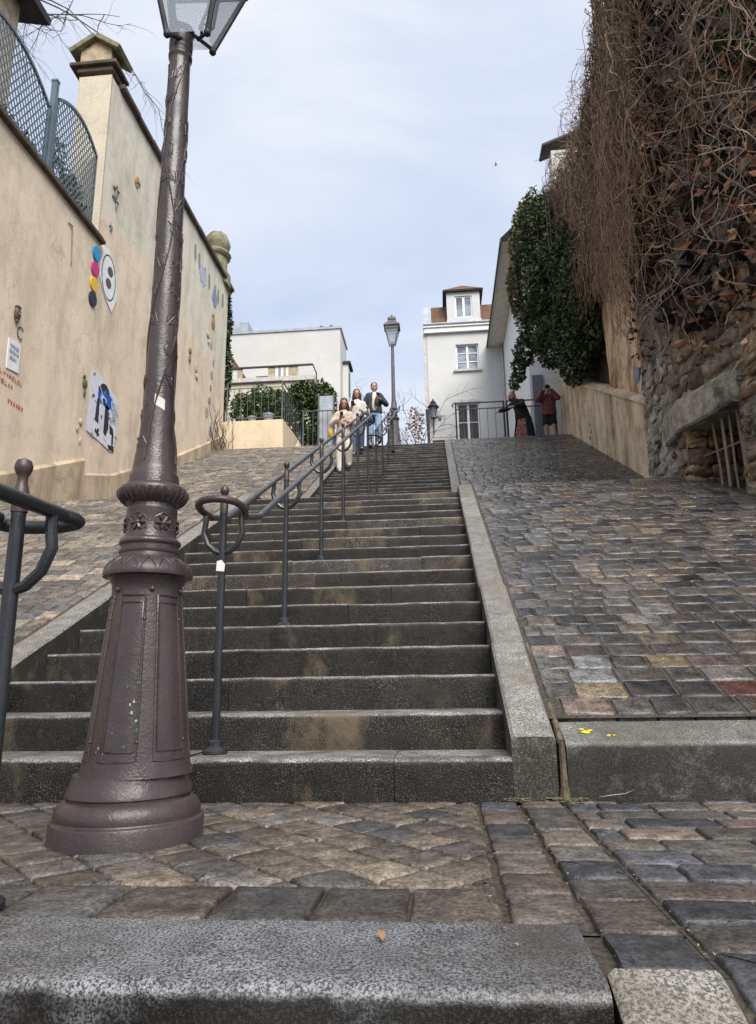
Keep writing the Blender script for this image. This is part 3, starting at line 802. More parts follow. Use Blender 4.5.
# ================================================================== HANDRAILS ON THE STAIRS
def handrail(name, label, posts, ya, yb, zrail, loop_lo, loop_hi, tags, dark=False, X0=-1.005):
    """posts: (y, z_base); two parallel rails at x = -1.1 +- .095 joined by bent loops at the ends"""
    X, hw = X0, .085
    root = thing(name, label, 'handrail', (X, posts[0][0], posts[0][1]), 0, 'handrails down the middle of the stairs')
    # rails + end loops
    for s in (-1, 1):
        pts = []
        m = MB()
        y = ya
        while y <= yb + 1e-6:
            pts.append((X + s * hw, y, zrail(y))); y += .25
        pts.append((X + s * hw, yb, zrail(yb)))
        m.tube(pts, .0175, 10)
        m.build('rail', MAT['rail'] if dark else MAT['rail_worn'], root)
    for end, do in ((-1, loop_lo), (1, loop_hi)):
        if not do: continue
        m = MB(); y0 = ya if end < 0 else yb; z0 = zrail(y0); pts = []
        L, lift = do
        for k in range(0, 13):
            a = math.pi * k / 12
            f = math.sin(a) ** .7 if 0 < k < 12 else 0
            pts.append((X - hw * math.cos(a) * (1 + .55 * math.sin(a) ** .6 if 0 < k < 12 else 1), y0 + end * L * f, z0 + lift * f))
        pts[0] = (X - hw, y0, z0); pts[-1] = (X + hw, y0, z0)
        m.tube(pts, .0175, 10); m.build('rail_loop', MAT['rail'] if dark else MAT['rail_brown'], root)
    for k, (py, pz) in enumerate(posts):
        m = MB(); zr = zrail(py); h = zr - pz
        m.tube([(X, py, pz), (X, py, zr - .26), (X, py, zr + .02)], [.0185, .018, .0165], 12)
        po = m.build('post', MAT['rail'], root)
        m = MB(); m.lathe([(.055, 0), (.055, .012), (.046, .018), (.032, .03), (.031, .05), (.022, .058)], (X, py, pz), 18); m.build('post_foot', MAT['rail'], po)
        m = MB(); m.lathe([(.019, zr + .0), (.020, zr + .045), (.016, zr + .06), (.0125, zr + .072), (.012, zr + .09), (.016, zr + .096), (.021, zr + .108), (.0215, zr + .117), (.017, zr + .130), (.005, zr + .136)], (X, py, 0), 14)
        m.build('finial', MAT['rail_brown'], po)
        m = MB()
        for s in (-1, 1):
            m.tube([(X + s * (.0 + d), py, zr - .19 + e) for d, e in ((0, 0), (.035, .012), (.07, .045), (.092, .10), (hw, .15), (hw, .182))], .0145, 8)
        m.build('bracket', MAT['rail'], po)
    if tags:
        m = MB(); y, z = posts[0]; z += .80
        m.poly([(X - .02, y - .0215, z), (X + .018, y - .0215, z - .004), (X + .021, y - .0212, z + .03), (X + .004, y - .0215, z + .05), (X - .018, y - .0215, z + .045)], (.75, .73, .70)); m.build('sticker', MAT['paper'], root, smooth=False)
    rebase(root)
    return root
# a post on tread n stands at its tread height
zr1 = lambda y: max(1.77 + .478 * (y - 1.55), 1.225 + .03 * y)
handrail('stair_handrail', 'double handrail of the lower flight with a bent loop and round knob at its foot', [(.23, .16), (1.55, .80), (2.93, 1.44), (4.31, 2.08), (5.69, ZL), (7.0, ZL)], .30, 6.9, zr1, (.22, .035), (.24, -.06), True)
zr2 = lambda y: 5.13 + .486 * (y - 9.9) if y < 16.6 else 5.13 + .486 * 6.7
def ftread(y): return ZL + R2_ * (1 + int((y - Y2) / T2))
handrail('stair_handrail', 'double handrail of the upper flight beside the walking people', [(y, ftread(y)) for y in (9.45, 10.95, 12.75, 14.5)] + [(16.4, ZTOP)], 9.0, 16.6, zr2, (.25, -.02), None, False, False, -1.1)
zr0 = lambda y: .865 + .03 * (y + 1.35) if y > -1.75 else .853 + .45 * (y + 1.75)
handrail('stair_handrail', 'black handrail end with round knob at the left edge of the landing', [(-1.35, .0), (-2.95, -.72)], -4.2, -1.30, zr0, None, (.07, -.012), False, True)

# ================================================================== LEFT SIDE
def box_obj(name, mat, parent, *b, **k):
    m = MB(); m.box(*b); return m.build(name, mat, parent, smooth=False, **k)
def wall_face_grid(mb, x, y0, y1, zf0, z1, ny=24, nz=12, amp=.006, nx=1):
    "slightly uneven wall face in the plane x (normal +x)"
    g = []
    for i in range(ny + 1):
        y = y0 + (y1 - y0) * i / ny; za = zf0(y)
        g.append([mb.vert((x + rng.uniform(-amp, amp), y, za + (z1 - za) * j / nz)) for j in range(nz + 1)])
    for i in range(ny):
        for j in range(nz): mb.face(*((g[i][j], g[i+1][j], g[i+1][j+1], g[i][j+1]) if nx > 0 else (g[i][j], g[i][j+1], g[i+1][j+1], g[i+1][j])))
gw = thing('garden_wall', 'long low tan plaster wall under the blue lattice railing', 'wall', (-6.4, 3, 2))
m = MB(); wall_face_grid(m, -6.36, -3, 8.60, lambda y: prof(max(y, 0)) - 1.2, 8.82); m.box(-7.0, -6.38, -3, 8.6, -1, 8.81); m.build('wall_body', MAT['plaster_l'], gw)
m = MB(); m.box(-7.05, -6.27, -3, 8.66, 8.82, 8.89); m.box(-7.02, -6.31, -3, 8.64, 8.89, 8.96); m.build('coping', MAT['coping'], gw, smooth=False, bevel=.012)
m = MB()
pz = lambda y: (3.70 if y < 6.9 else 3.70 + .43 * (y - 6.9)) if y > 2 else 2.0 + .85 * y
ysl = [-2, 2, 4.5, 6.9, 7.8, 8.62]
zz = {-2: .4, 2: 1.9, 4.5: 2.75, 6.9: 3.70, 7.8: 4.08, 8.62: 4.42}
for a, b2 in zip(ysl, ysl[1:]):
    v = [m.vert(p) for p in ((-6.29, a, zz[a] - 2), (-6.29, a, zz[a] - .03), (-6.355, a, zz[a] + .03), (-6.29, b2, zz[b2] - 2), (-6.29, b2, zz[b2] - .03), (-6.355, b2, zz[b2] + .03))]
    m.face(v[0], v[3], v[4], v[1]); m.face(v[1], v[4], v[5], v[2])
e = [m.vert(p) for p in ((-6.29, 8.62, 2.4), (-6.29, 8.62, 4.39), (-6.355, 8.62, 4.45), (-6.5, 8.62, 4.45), (-6.5, 8.62, 2.4))]; m.face(*e)
m.build('plinth', MAT['plinth'], gw, smooth=False)
rebase(gw)

bw = thing('boundary_wall', 'tall two tone plaster wall with dark stone coping beside the left ramp', 'wall', (-6.4, 8.6, 4))
m = MB(); wall_face_grid(m, -6.4, 8.6, 16.65, lambda y: prof(y) - .5, 12.74, 24, 20, .008)
m.box(-7.09, -6.415, 8.56, 16.64, 3.4, 12.73)
m.build('wall_body', MAT['plaster_u'], bw)
m = MB(); m.box(-7.09, -6.385, 8.535, 8.556, 8.4, 12.74); m.build('wall_end', MAT['plaster_pale'], bw, smooth=False)
m = MB()
y = 8.9
while y < 16.6:
    e = min(y + rng.uniform(.7, 1.0), 17.0); dz = rng.uniform(-.012, .012)
    m.box(-7.2, -6.29 + rng.uniform(-.012, .012), y, e - .012, 12.74 + dz, 12.86 + dz); y = e
m.build('coping', MAT['coping'], bw, smooth=False, bevel=.02)
m = MB(); m.box(-7.30, -6.29, 8.46, 9.1, 12.985, 13.07); m.box(-7.16, -6.385, 8.53, 9.0, 12.865, 12.98)
m.build('pillar_slab', MAT['coping'], bw, smooth=False, bevel=.02)
m = MB(); m.box(-7.12, -6.45, 8.56, 9.0, 13.075, 13.42)
v = [m.vert(p) for p in ((-7.12, 8.56, 13.42), (-6.45, 8.56, 13.42), (-6.79, 8.56, 13.66), (-7.12, 9.0, 13.42), (-6.45, 9.0, 13.42), (-6.79, 9.0, 13.66))]
m.face(v[0], v[1], v[2]); m.face(v[3], v[5], v[4]); m.build('pillar_head', MAT['cap_tan'], bw, smooth=False)
m = MB()
for s in (-1, 1):
    a = Vector((-6.785, 8.77, 13.70)); d = Vector((s * .52, 0, -.36)); n = Vector((.36 * s, 0, .52)).normalized() * .055
    m.obox(a + d / 2 + n * .5 + Vector((0, 0, .0)), d / 2 * (1.0 if s > 0 else 1.0), (0, .33, 0), n)
m.build('pillar_roof', MAT['stone_cap'], bw, smooth=False, bevel=.015)
# plinth of the tall wall
m = MB(); yy = [8.66, 9.8, 12.74, 16.42, 16.6]; zt = [4.15, 4.47, 5.76, 7.6, 7.65]
for k in range(4):
    a, b2 = yy[k], yy[k + 1]
    v = [m.vert(p) for p in ((-6.34, a, 3.4), (-6.34, a, zt[k] - .02), (-6.395, a, zt[k] + .03), (-6.34, b2, 3.4), (-6.34, b2, zt[k + 1] - .02), (-6.395, b2, zt[k + 1] + .03))]
    m.face(v[0], v[3], v[4], v[1]); m.face(v[1], v[4], v[5], v[2])
m.build('plinth', MAT['plinth'], bw, smooth=False)
rebase(bw)
fin = thing('stone_finial', 'mossy rounded stone finial on the far end of the tall left wall', 'finial', (-6.72, 16.35, 12.6))
m = MB(); m.lathe([(.46, 0), (.46, .35), (.40, .42), (.36, .6), (.36, .95), (.44, 1.02), (.46, 1.10), (.40, 1.18), (.34, 1.22), (.40, 1.35), (.42, 1.5), (.36, 1.72), (.22, 1.86), (.05, 1.92)], seg=18)
for k, p in enumerate(m.v): m.v[k] = tuple(c + rng.uniform(-.022, .022) for c in p)
m.build('urn_body', MAT['stone_cap'], fin)

# lattice railing on the low wall
lr = thing('lattice_railing', 'blue grey arched lattice railing on top of the low tan wall', 'railing', (-6.55, 5.8, 8.96))
def arch(y, ya, yb, z0, rise):
    t = (y - ya) / (yb - ya); return z0 + rise * (1 - (2 * t - 1) ** 2)
for (ya, yb, z0, rise) in ((2.2, 4.45, 10.35, .42), (4.62, 6.86, 10.35, .42), (7.06, 8.56, 10.72, .32)):
    m = MB(); n = 18
    pts = [(-6.55, ya, 9.0)] + [(-6.55, ya + (yb - ya) * k / n, arch(ya + (yb - ya) * k / n, ya, yb, z0, rise)) for k in range(n + 1)] + [(-6.55, yb, 9.0)]
    for p, q in zip(pts, pts[1:]):
        p, q = Vector(p), Vector(q); d = (q - p)
        nn = Vector((0, -d.z, d.y)).normalized()
        m.obox((p + q) / 2, d / 2 * 1.04, (.02, 0, 0), nn * .028)
    m.obox((-6.55, (ya + yb) / 2, 9.03), (0, (yb - ya) / 2, 0), (.018, 0, 0), (0, 0, .025))
    fr_ = m.build('panel_frame', MAT['lattice'], lr, smooth=False)
    m = MB(); st = .105; sl = 1.75
    for s in (-1, 1):
        k = -60
        while k < 60:
            # line z = 9 + s*sl*(y - yk); clip to the panel
            yk = ya + k * st
            t0 = None; last = None
            q = ya
            while q <= yb + 1e-6:
                z = 9.0 + s * sl * (q - yk)
                ins = 9.02 < z < arch(q, ya, yb, z0, rise) - .01
                if ins and t0 is None: t0 = q
                if ins: last = q
                q += .02
            if t0 is not None and last - t0 > .02:
                p, r_ = Vector((-6.55 + s * .005, t0, 9.0 + s * sl * (t0 - yk))), Vector((-6.55 + s * .005, last, 9.0 + s * sl * (last - yk)))
                d = r_ - p; nn = Vector((0, -d.z, d.y)).normalized()
                m.obox((p + r_) / 2, d / 2, (.004, 0, 0), nn * .0125)
            k += 1
    m.build('lattice_panel', MAT['lattice'], lr, smooth=False)
for y in (4.535, 6.96, 8.64):
    m = MB(); m.box(-6.6, -6.5, y - .04, y + .04, 8.97, 10.98); m.box(-6.61, -6.49, y - .05, y + .05, 10.98, 11.02); m.build('post', MAT['lattice'], lr, smooth=False)
rebase(lr)

def leaf_cloud(mb, n, sampler, size, cols, flat=0):
    for _ in range(n):
        p = Vector(sampler()); s = size * rng.uniform(.45, 1.6)
        a = Vector((rng.gauss(0, 1), rng.gauss(0, 1), rng.gauss(0, 1) * .8)).normalized()
        b2 = a.cross(Vector((rng.gauss(0, 1), rng.gauss(0, 1), rng.gauss(0, 1)))).normalized()
        nn = a.cross(b2) * (s * .25)
        c = rng.choice(cols); f = rng.uniform(.55, 1.6); c = (c[0]*f, c[1]*f, c[2]*f)
        i = [mb.vert(q, c) for q in (p - a * s, p + b2 * s * .55 + nn, p + a * s, p - b2 * s * .55 + nn)]
        mb.face(i[0], i[1], i[2]); mb.face(i[0], i[2], i[3])
def ell(c, r, shell=.35):
    def f():
        while True:
            v = Vector((rng.gauss(0, 1), rng.gauss(0, 1), rng.gauss(0, 1)))
            if v.length > .1: break
        v.normalize(); q = rng.uniform(shell, 1) ** .5
        q *= 1 + .18 * math.sin(5 * v.x + 3 * v.z) * math.cos(4 * v.y)
        return (c[0] + v.x * r[0] * q, c[1] + v.y * r[1] * q, c[2] + v.z * r[2] * q)
    return f
GREEN = [(.045, .085, .022), (.06, .10, .03), (.035, .065, .02), (.09, .12, .04), (.028, .055, .02)]
YGREEN = [(.17, .18, .06), (.13, .15, .05), (.25, .22, .09), (.09, .11, .045), (.32, .28, .14)]
def shrub(name, label, base, blobs, n, size, cols, stems=6, cat='shrub', group=None):
    r_ = thing(name, label, cat, base, 0, group)
    m = MB()
    for k in range(stems):
        bl = rng.choice(blobs); c = bl[0]
        p = Vector((rng.uniform(-.1, .1), rng.uniform(-.1, .1), 0)); q = Vector(c) - Vector(base)
        pts = [p.lerp(q, t) + Vector((rng.gauss(0, .04), rng.gauss(0, .04), 0)) * (t > 0) for t in (0, .3, .6, .9)]
        m.tube(pts, [.025, .02, .014, .006], 5, c=(.10, .07, .045))
    m.build('stem', MAT['bark'], r_)
    m = MB()
    tot = sum(b2[1][0] * b2[1][1] * b2[1][2] for b2 in blobs)
    for c, rr in blobs:
        leaf_cloud(m, int(n * rr[0] * rr[1] * rr[2] / tot), ell(tuple(a - b2 for a, b2 in zip(c, base)), rr), size, cols)
    m.build('foliage', MAT['leaf'], r_, smooth=False)
    return r_
shrub('shrub', 'pale green shrub behind the first lattice panel', (-6.9, 6.2, 8.7), [((-6.85, 5.9, 9.3), (.25, .5, .35)), ((-6.8, 6.5, 9.25), (.2, .4, .4))], 420, .06, YGREEN)
shrub('shrub', 'straggly yellowing shrub behind the lattice panel next to the pillar', (-6.85, 7.8, 8.7), [((-6.8, 7.6, 9.5), (.2, .45, .5)), ((-6.75, 8.1, 9.4), (.2, .4, .6)), ((-6.8, 7.5, 10.1), (.15, .35, .3))], 560, .06, YGREEN)

# house whose eave shows above the lattice
h = thing('house', 'house corner with dark eave above the lattice railing', 'house', (-10, 6, 8))
box_obj('wall', MAT['cap_tan'], h, -13, -8.35, 2, 8.2, 8, 14.6)
m = MB(); m.obox((-10.4, 5.0, 14.9), (2.5, 0, -.6), (0, 3.6, .0), (.015, 0, .07)); m.build('roof', MAT['roofdark'], h, smooth=False)
rebase(h)

# bare tree behind the wall
tr = thing('bare_tree', 'bare winter tree hanging thin twigs behind the lamp', 'tree', (-12.2, 11.5, 7.5))
m = MB(); m.tube([(0, 0, 0), (.1, .1, 4), (.0, .2, 8), (.1, .3, 12)], [.2, .16, .12, .07], 8, c=(.09, .075, .065)); m.build('trunk', MAT['bark'], tr)
m = MB()
def twig(p, d, L, r_, lev, droop=.10):
    pts = [Vector(p)]; dd = Vector(d).normalized(); n = 9
    for k in range(n):
        dd = (dd + Vector((rng.gauss(0, .16), rng.gauss(0, .16), rng.gauss(0, .13) - droop))).normalized(); pts.append(pts[-1] + dd * L / n)
    m.tube(pts, [r_ * (1 - .8 * k / n) for k in range(n + 1)], 5 if r_ > .01 else 3, c=(.13 * rng.uniform(.6, 1.3), .105, .09))
    if lev:
        for k in range(2, n, 1 if lev < 2 else 2):
            twig(pts[k], dd + Vector((rng.gauss(0, .8), rng.gauss(0, .5), rng.gauss(0, .7))), L * rng.uniform(.28, .5), r_ * .5, lev - 1, droop)
for (p, d, L) in (((.1, .2, 10.5), (.75, 0, .2), 4.6), ((.1, .2, 11.2), (.9, .05, .12), 5.2), ((.1, .2, 11.8), (.9, -.1, .08), 5.0), ((.1, .3, 12), (.9, .1, .2), 5.6), ((.1, .3, 12), (.95, .2, .05), 5.4), ((.1, .3, 12), (-.3, .2, .8), 2.5), ((0, .2, 9), (-.5, .3, .6), 2.5)):
    twig(p, d, L, .028, 2, .09)
m.build('crown', MAT['bark'], tr)

# street art on the wall (plane x, panels are thin solids)
def wall_poly(mb, x, pts, c, th=.008):
    "flat solid with outline pts (y, z) on the wall plane x, facing +x"
    f = [mb.vert((x + th, y, z), c) for y, z in pts]; b2 = [mb.vert((x, y, z), c) for y, z in pts]
    ar = sum(pts[i][0]*pts[(i+1) % len(pts)][1] - pts[(i+1) % len(pts)][0]*pts[i][1] for i in range(len(pts)))
    if ar < 0: f = f[::-1]; b2 = b2[::-1]
    mb.face(*f); n = len(f)
    for k in range(n): mb.face(f[k], b2[k], b2[(k + 1) % n], f[(k + 1) % n])
def oval(cy, cz, ry, rz, n=24, rot=0):
    return [(cy + ry * math.cos(t) * math.cos(rot) - rz * math.sin(t) * math.sin(rot), cz + ry * math.cos(t) * math.sin(rot) + rz * math.sin(t) * math.cos(rot)) for t in [2 * math.pi * k / n for k in range(n)]]
XW = -6.352
for nm, z, c, lab in (('blue', 8.50, (.03, .30, .58), 'bright blue round disc topmost of the column on the tan wall'), ('pink', 8.17, (.52, .05, .25), 'magenta pink round disc under the blue one on the wall'), ('yellow', 7.85, (.75, .48, .06), 'yellow round disc third down on the tan wall'), ('navy', 7.54, (.035, .04, .06), 'black round disc lowest of the column on the tan wall')):
    mb = MB(); wall_poly(mb, XW, oval(8.47, z, .135, .145), c, .03)
    tag(mb.build('wall_disc', MAT['paper'], angle=30), lab, 'disc', 'coloured discs on the wall')
mb = MB(); XT = -6.39
wall_poly(mb, XT, [(8.78, 8.90), (9.02, 8.95), (9.38, 8.55), (9.46, 8.1), (9.3, 7.72), (8.98, 7.9), (8.72, 8.2)], (.78, .80, .82), .012)
o = 24
out = oval(9.07, 8.36, .30, .48, o, .1); inn = oval(9.07, 8.36, .27, .45, o, .1)
pa = thing('paste_up', 'white paper cut-out with an oval face and two dark eyes beside the discs', 'street art', (XT, 9.07, 8.36))
mb.build('paper', MAT['paper'], pa, smooth=False)
mb = MB()
for k in range(o):
    j = (k + 1) % o
    mb.poly([(XT + .0145, *out[k]), (XT + .0145, *out[j]), (XT + .0145, *inn[j]), (XT + .0145, *inn[k])], (.07, .07, .085))
for cy, cz in ((9.12, 8.52), (9.08, 8.24)): wall_poly(mb, XT + .0125, oval(cy, cz, .115, .105, 16, .5), (.10, .10, .115), .003)
mb.build('face_drawing', MAT['paper'], pa, smooth=False); rebase(pa)
# poster: black and white figures, blue-haired woman and a spotted dog
ps = thing('poster', 'white poster of a blue haired woman and a spotted dog pasted low on the wall', 'poster', (XT, 9.3, 5.6))
mb = MB(); wall_poly(mb, XT, [(8.76, 6.22), (8.98, 6.29), (9.92, 6.05), (9.86, 5.12), (9.72, 4.92), (9.4, 4.96), (8.74, 5.02)], (.66, .68, .78), .006); mb.build('paper', MAT['paper'], ps, smooth=False)
mb = MB(); xx = XT + .0065
INK, BL, GR = (.03, .03, .045), (.02, .10, .42), (.40, .43, .52)
def sh(pts, c, t=.002): wall_poly(mb, xx, pts, c, t)
sh(oval(9.30, 6.00, .20, .17, 16), INK); sh([(9.05, 5.98), (9.55, 6.02), (9.62, 5.78), (9.45, 5.7), (9.05, 5.78)], BL, .003)
sh(oval(9.24, 5.84, .09, .09, 14), (.5, .6, .78), .004)
sh([(9.03, 5.76), (9.13, 5.8), (9.14, 5.3), (9.0, 5.32)], INK, .003); sh([(9.36, 5.78), (9.5, 5.76), (9.55, 5.35), (9.46, 5.15), (9.36, 5.2)], INK, .003)
sh(oval(9.24, 5.5, .10, .26, 16), (.60, .64, .70), .003); sh([(9.2, 5.5), (9.27, 5.5), (9.24, 5.4)], INK, .005)
sh([(9.58, 5.45), (9.74, 5.4), (9.78, 5.28), (9.62, 5.26)], INK, .003); sh([(9.70, 5.3), (9.78, 5.28), (9.78, 5.05), (9.72, 5.05)], INK, .003)
sh([(9.56, 5.02), (9.82, 5.06), (9.84, 4.95), (9.62, 4.94)], INK, .003); sh([(9.05, 5.18), (9.22, 5.1), (9.18, 5.05), (9.03, 5.1)], INK, .003); sh([(9.12, 5.2), (9.2, 5.2), (9.12, 5.02)], INK, .004)
sh([(9.62, 5.95), (9.86, 5.86), (9.84, 5.5), (9.66, 5.55)], GR, .002)
for k in range(14):
    y, z = rng.uniform(9.6, 9.85), rng.uniform(5.5, 5.95); sh(oval(y, z, .018, .012, 6), INK, .004)
for k in range(26):
    y, z = rng.uniform(8.8, 9.9), rng.uniform(5.0, 6.2); w_, h_ = rng.uniform(.03, .10), rng.uniform(.01, .05); sh(oval(y, z, w_, h_, 7, rng.uniform(-1, 1)), rng.choice((GR, (.50, .54, .64), (.55, .58, .68), (.25, .27, .34))), .0012)
for k in range(10):
    y = rng.uniform(9.05, 9.6); sh(oval(y, rng.uniform(5.75, 6.1), rng.uniform(.02, .06), rng.uniform(.02, .09), 7, rng.uniform(-1, 1)), rng.choice((BL, (.05, .18, .5), INK, (.3, .42, .66))), .0048)
mb.build('drawing', MAT['paper'], ps, smooth=False); rebase(ps)
# notice with ruled writing
nb = thing('wall_notice', 'small white notice with three lines of blue writing on the low tan wall', 'sign', (XW, 6.35, 5.35))
mb = MB(); wall_poly(mb, XW, [(6.20, 5.57), (6.50, 5.61), (6.52, 5.13), (6.22, 5.09)], (.78, .79, .82), .012); mb.build('panel', MAT['paper'], nb, smooth=False)
mb = MB()
for z, a, b2 in ((5.48, 6.26, 6.47), (5.39, 6.25, 6.46), (5.29, 6.27, 6.44)):
    y = a
    while y < b2:
        l = rng.uniform(.012, .03); hh = rng.uniform(.022, .04); wall_poly(mb, XW + .0125, [(y, z - hh), (y + l, z - hh), (y + l * .8, z + hh), (y + .004, z + hh * .8)], (.16, .19, .32), .002); y += l + .008
mb.build('writing', MAT['paper'], nb, smooth=False); rebase(nb)
RED = (.42, .055, .035)
def scrawl(name, label, rows, col, hgt, x=XW):
    root = thing(name, label, 'graffiti', (x, rows[0][0], rows[0][2]))
    for y0, y1, z in rows:
        mb = MB(); y = y0
        while y < y1:
            wd = rng.uniform(.03, .055); k = rng.randrange(5); t = .012
            sgs = [[(0, -1, 0, 1), (0, 1, 1, 0), (0, 0, 1, -1)], [(0, -1, .5, 1), (.5, 1, 1, -1), (.2, -.1, .8, -.1)], [(0, 1, 0, -1), (0, -1, 1, -1)], [(0, -1, 0, 1), (0, 1, 1, 1), (0, 0, .8, 0), (0, -1, 1, -1)], [(0, 1, .5, -1), (.5, -1, 1, 1)]][k]
            for (a, b2, c, d) in sgs:
                p, q = Vector((0, y + a * wd, z + b2 * hgt)), Vector((0, y + c * wd, z + d * hgt)); dd = q - p; nn = Vector((0, -dd.z, dd.y)).normalized() * t / 2
                wall_poly(mb, x, [tuple((p + nn).yz), tuple((q + nn).yz), tuple((q - nn).yz), tuple((p - nn).yz)], col, .002 + .0005 * rng.random())
            y += wd + .03
        mb.build('lettering', MAT['paper'], root, smooth=False)
    rebase(root); return root
scrawl('graffiti', 'faint two row red stencil lettering right under the white notice', [(6.02, 6.62, 5.0), (6.02, 6.42, 4.86)], (.40, .13, .09), .028)
scrawl('graffiti', 'short darker red word sprayed below the other red lettering', [(6.36, 6.74, 4.62)], RED, .036)
mb = MB()
mb.tube([(XW + .006, 6.47 + .075 * math.cos(t), 5.78 + .10 * math.sin(t)) for t in [.6 + 5 * k / 14 for k in range(15)]], .008, 5)
tag(mb.build('graffiti', MAT['black']), 'thin black letter C drawn just above the notice', 'graffiti')
mk = thing('wall_mask', 'small dark carved face mask fixed above the white notice', 'mask', (XW, 6.32, 6.03))
m = MB(); m.ball((.03, 0, 0), .05, .10, .17, 14, 10); m.ball((.075, 0, -.02), .03, .025, .05, 8, 6); m.ball((.06, -.045, .05), .02, .025, .02, 8, 5); m.ball((.06, .045, .05), .02, .025, .02, 8, 5); m.ball((.03, 0, -.17), .03, .04, .06, 8, 5); m.ball((.03, 0, .15), .05, .09, .05, 10, 6)
mk.scale = (.8, .7, .7); m.build('face', simple('MaskBronze', (.10, .075, .045), .5, .5, 18), mk)
def relief(name, label, y, z, mat, shape, cat='wall ornament', x=XT):
    t = thing(name, label, cat, (x, y, z)); m = MB()
    for (dy, dz, ry, rz, d) in shape: m.ball((d * .5, dy, dz), .018, ry * .85, rz * .9, 10, 6)
    m.build('relief', mat, t); return t
gold = simple('GoldRelief', (.45, .28, .09), .45, .3, 12); greyr = simple('GreyRelief', (.20, .21, .23), .6, .4, 12)
relief('wall_ornament', 'grey lizard shaped relief high on the cream part of the wall', 9.1, 10.29, greyr, [(0, 0, .07, .16, .02), (.08, .14, .08, .03, .02), (-.08, .12, .08, .03, .02), (.08, -.12, .08, .03, .02), (-.09, -.1, .08, .03, .02), (0, .2, .045, .06, .03), (.05, -.24, .025, .1, .02)])
relief('wall_ornament', 'curled golden relief on the cream plaster next to the lamp post', 10.0, 11.33, gold, [(0, .06, .12, .05, .03), (-.09, -.04, .05, .10, .03), (.1, .03, .05, .07, .03), (0, -.12, .05, .04, .03), (.0, 0, .04, .04, .05)])
relief('wall_ornament', 'little dark star relief beside the end of the lattice railing', 9.0, 9.47, greyr, [(0, 0, .03, .12, .02), (0, 0, .09, .025, .02), (.03, -.05, .03, .03, .03)])
relief('wall_ornament', 'green and yellow flower relief left of the poster', 8.47, 5.80, simple('GreenRelief', (.07, .14, .05), .6, .6, 14), [(0, .02, .10, .10, .03), (.02, -.16, .035, .09, .02), (-.03, .14, .05, .05, .02)], x=XW)
relief('wall_ornament', 'white and red speckled relief low on the wall crease', 8.42, 4.95, simple('PaleRelief', (.55, .42, .36), .7, .5, 20), [(.03, .12, .06, .07, .02), (-.06, -.04, .05, .06, .02), (.06, -.22, .04, .08, .02)], x=XW)
relief('wall_ornament', 'small bronze face relief to the right of the lamp post', 13.65, 8.94, simple('BronzeRelief', (.30, .20, .12), .6, .6, 12), [(0, .1, .12, .10, .02), (0, -.12, .09, .12, .02)])
relief('wall_ornament', 'white bird relief under the small bronze face', 14.15, 8.72, simple('WhiteRelief', (.55, .50, .40), .7, .5, 12), [(0, .08, .10, .16, .02), (.08, -.16, .12, .08, .02)])
relief('wall_ornament', 'orange fish relief under the blue patches near the wall end', 15.35, 10.75, simple('OrangeRelief', (.36, .17, .05), .6, .4, 12), [(0, 0, .16, .22, .02), (-.02, .25, .10, .08, .02)])
relief('wall_ornament', 'pale plaque with a yellow spot high on the far wall', 14.97, 10.2, simple('YellowRelief', (.55, .48, .22), .7, .6, 12), [(0, 0, .14, .12, .02), (.06, -.2, .06, .08, .02)])
for y, z, lab, s in ((14.35, 11.7, 'pale faded blue paint patch left of its darker twin near the wall end', .34), (15.4, 11.6, 'deep blue paint patch nearest the wall end', .30)):
    mb = MB(); pts = [(y + s * rng.uniform(.55, 1) * math.cos(t), z + s * 1.1 * rng.uniform(.6, 1) * math.sin(t)) for t in [2 * math.pi * k / 14 for k in range(14)]]
    wall_poly(mb, XT, pts, (.42, .47, .56) if s > .32 else (.22, .27, .40), .004); tag(mb.build('paint_patch', MAT['paper'], smooth=False), lab, 'graffiti')
dr = thing('wall_stains', 'row of dark drip stains just below the coping of the far wall', 'stain', (XT, 15, 12))
for k in range(7):
    mb = MB(); y = 13.6 + k * .42 + rng.uniform(-.1, .1); z = 12.35 - rng.uniform(0, .5)
    wall_poly(mb, XT, [(y, z), (y + .12, z + .02), (y + .16, z - .35), (y + .07, z - .5), (y + .02, z - .3)], (.26, .25, .22), .003); mb.build('drip', MAT['paper'], dr, smooth=False)
rebase(dr)
stc = thing('sticker_column', 'ragged column of small stickers running down the far end of the wall', 'stickers', (XT, 15.4, 8.5))
for k in range(8):
    mb = MB(); y = 15.4 + rng.uniform(-.25, .25); z = 10.0 - k * .42
    wall_poly(mb, XT, oval(y, z, rng.uniform(.06, .13), rng.uniform(.1, .2), 9), rng.choice(((.30, .32, .40), (.36, .30, .26), (.25, .27, .36), (.45, .38, .28))), .003); mb.build('sticker', MAT['paper'], stc, smooth=False)
rebase(stc)
mb = MB(); mb.tube([(XW + .01, 7.58, 8.47), (XW + .012, 7.62, 8.1), (XW + .01, 7.66, 7.75)], .012, 5)
mb.tube([(XW + .01, 7.45, 8.45), (XW + .012, 7.58, 8.47)], .012, 5)
tag(mb.build('iron_hook', MAT['rusty']), 'thin rusty iron rod fixed under the coping of the low wall', 'hook')

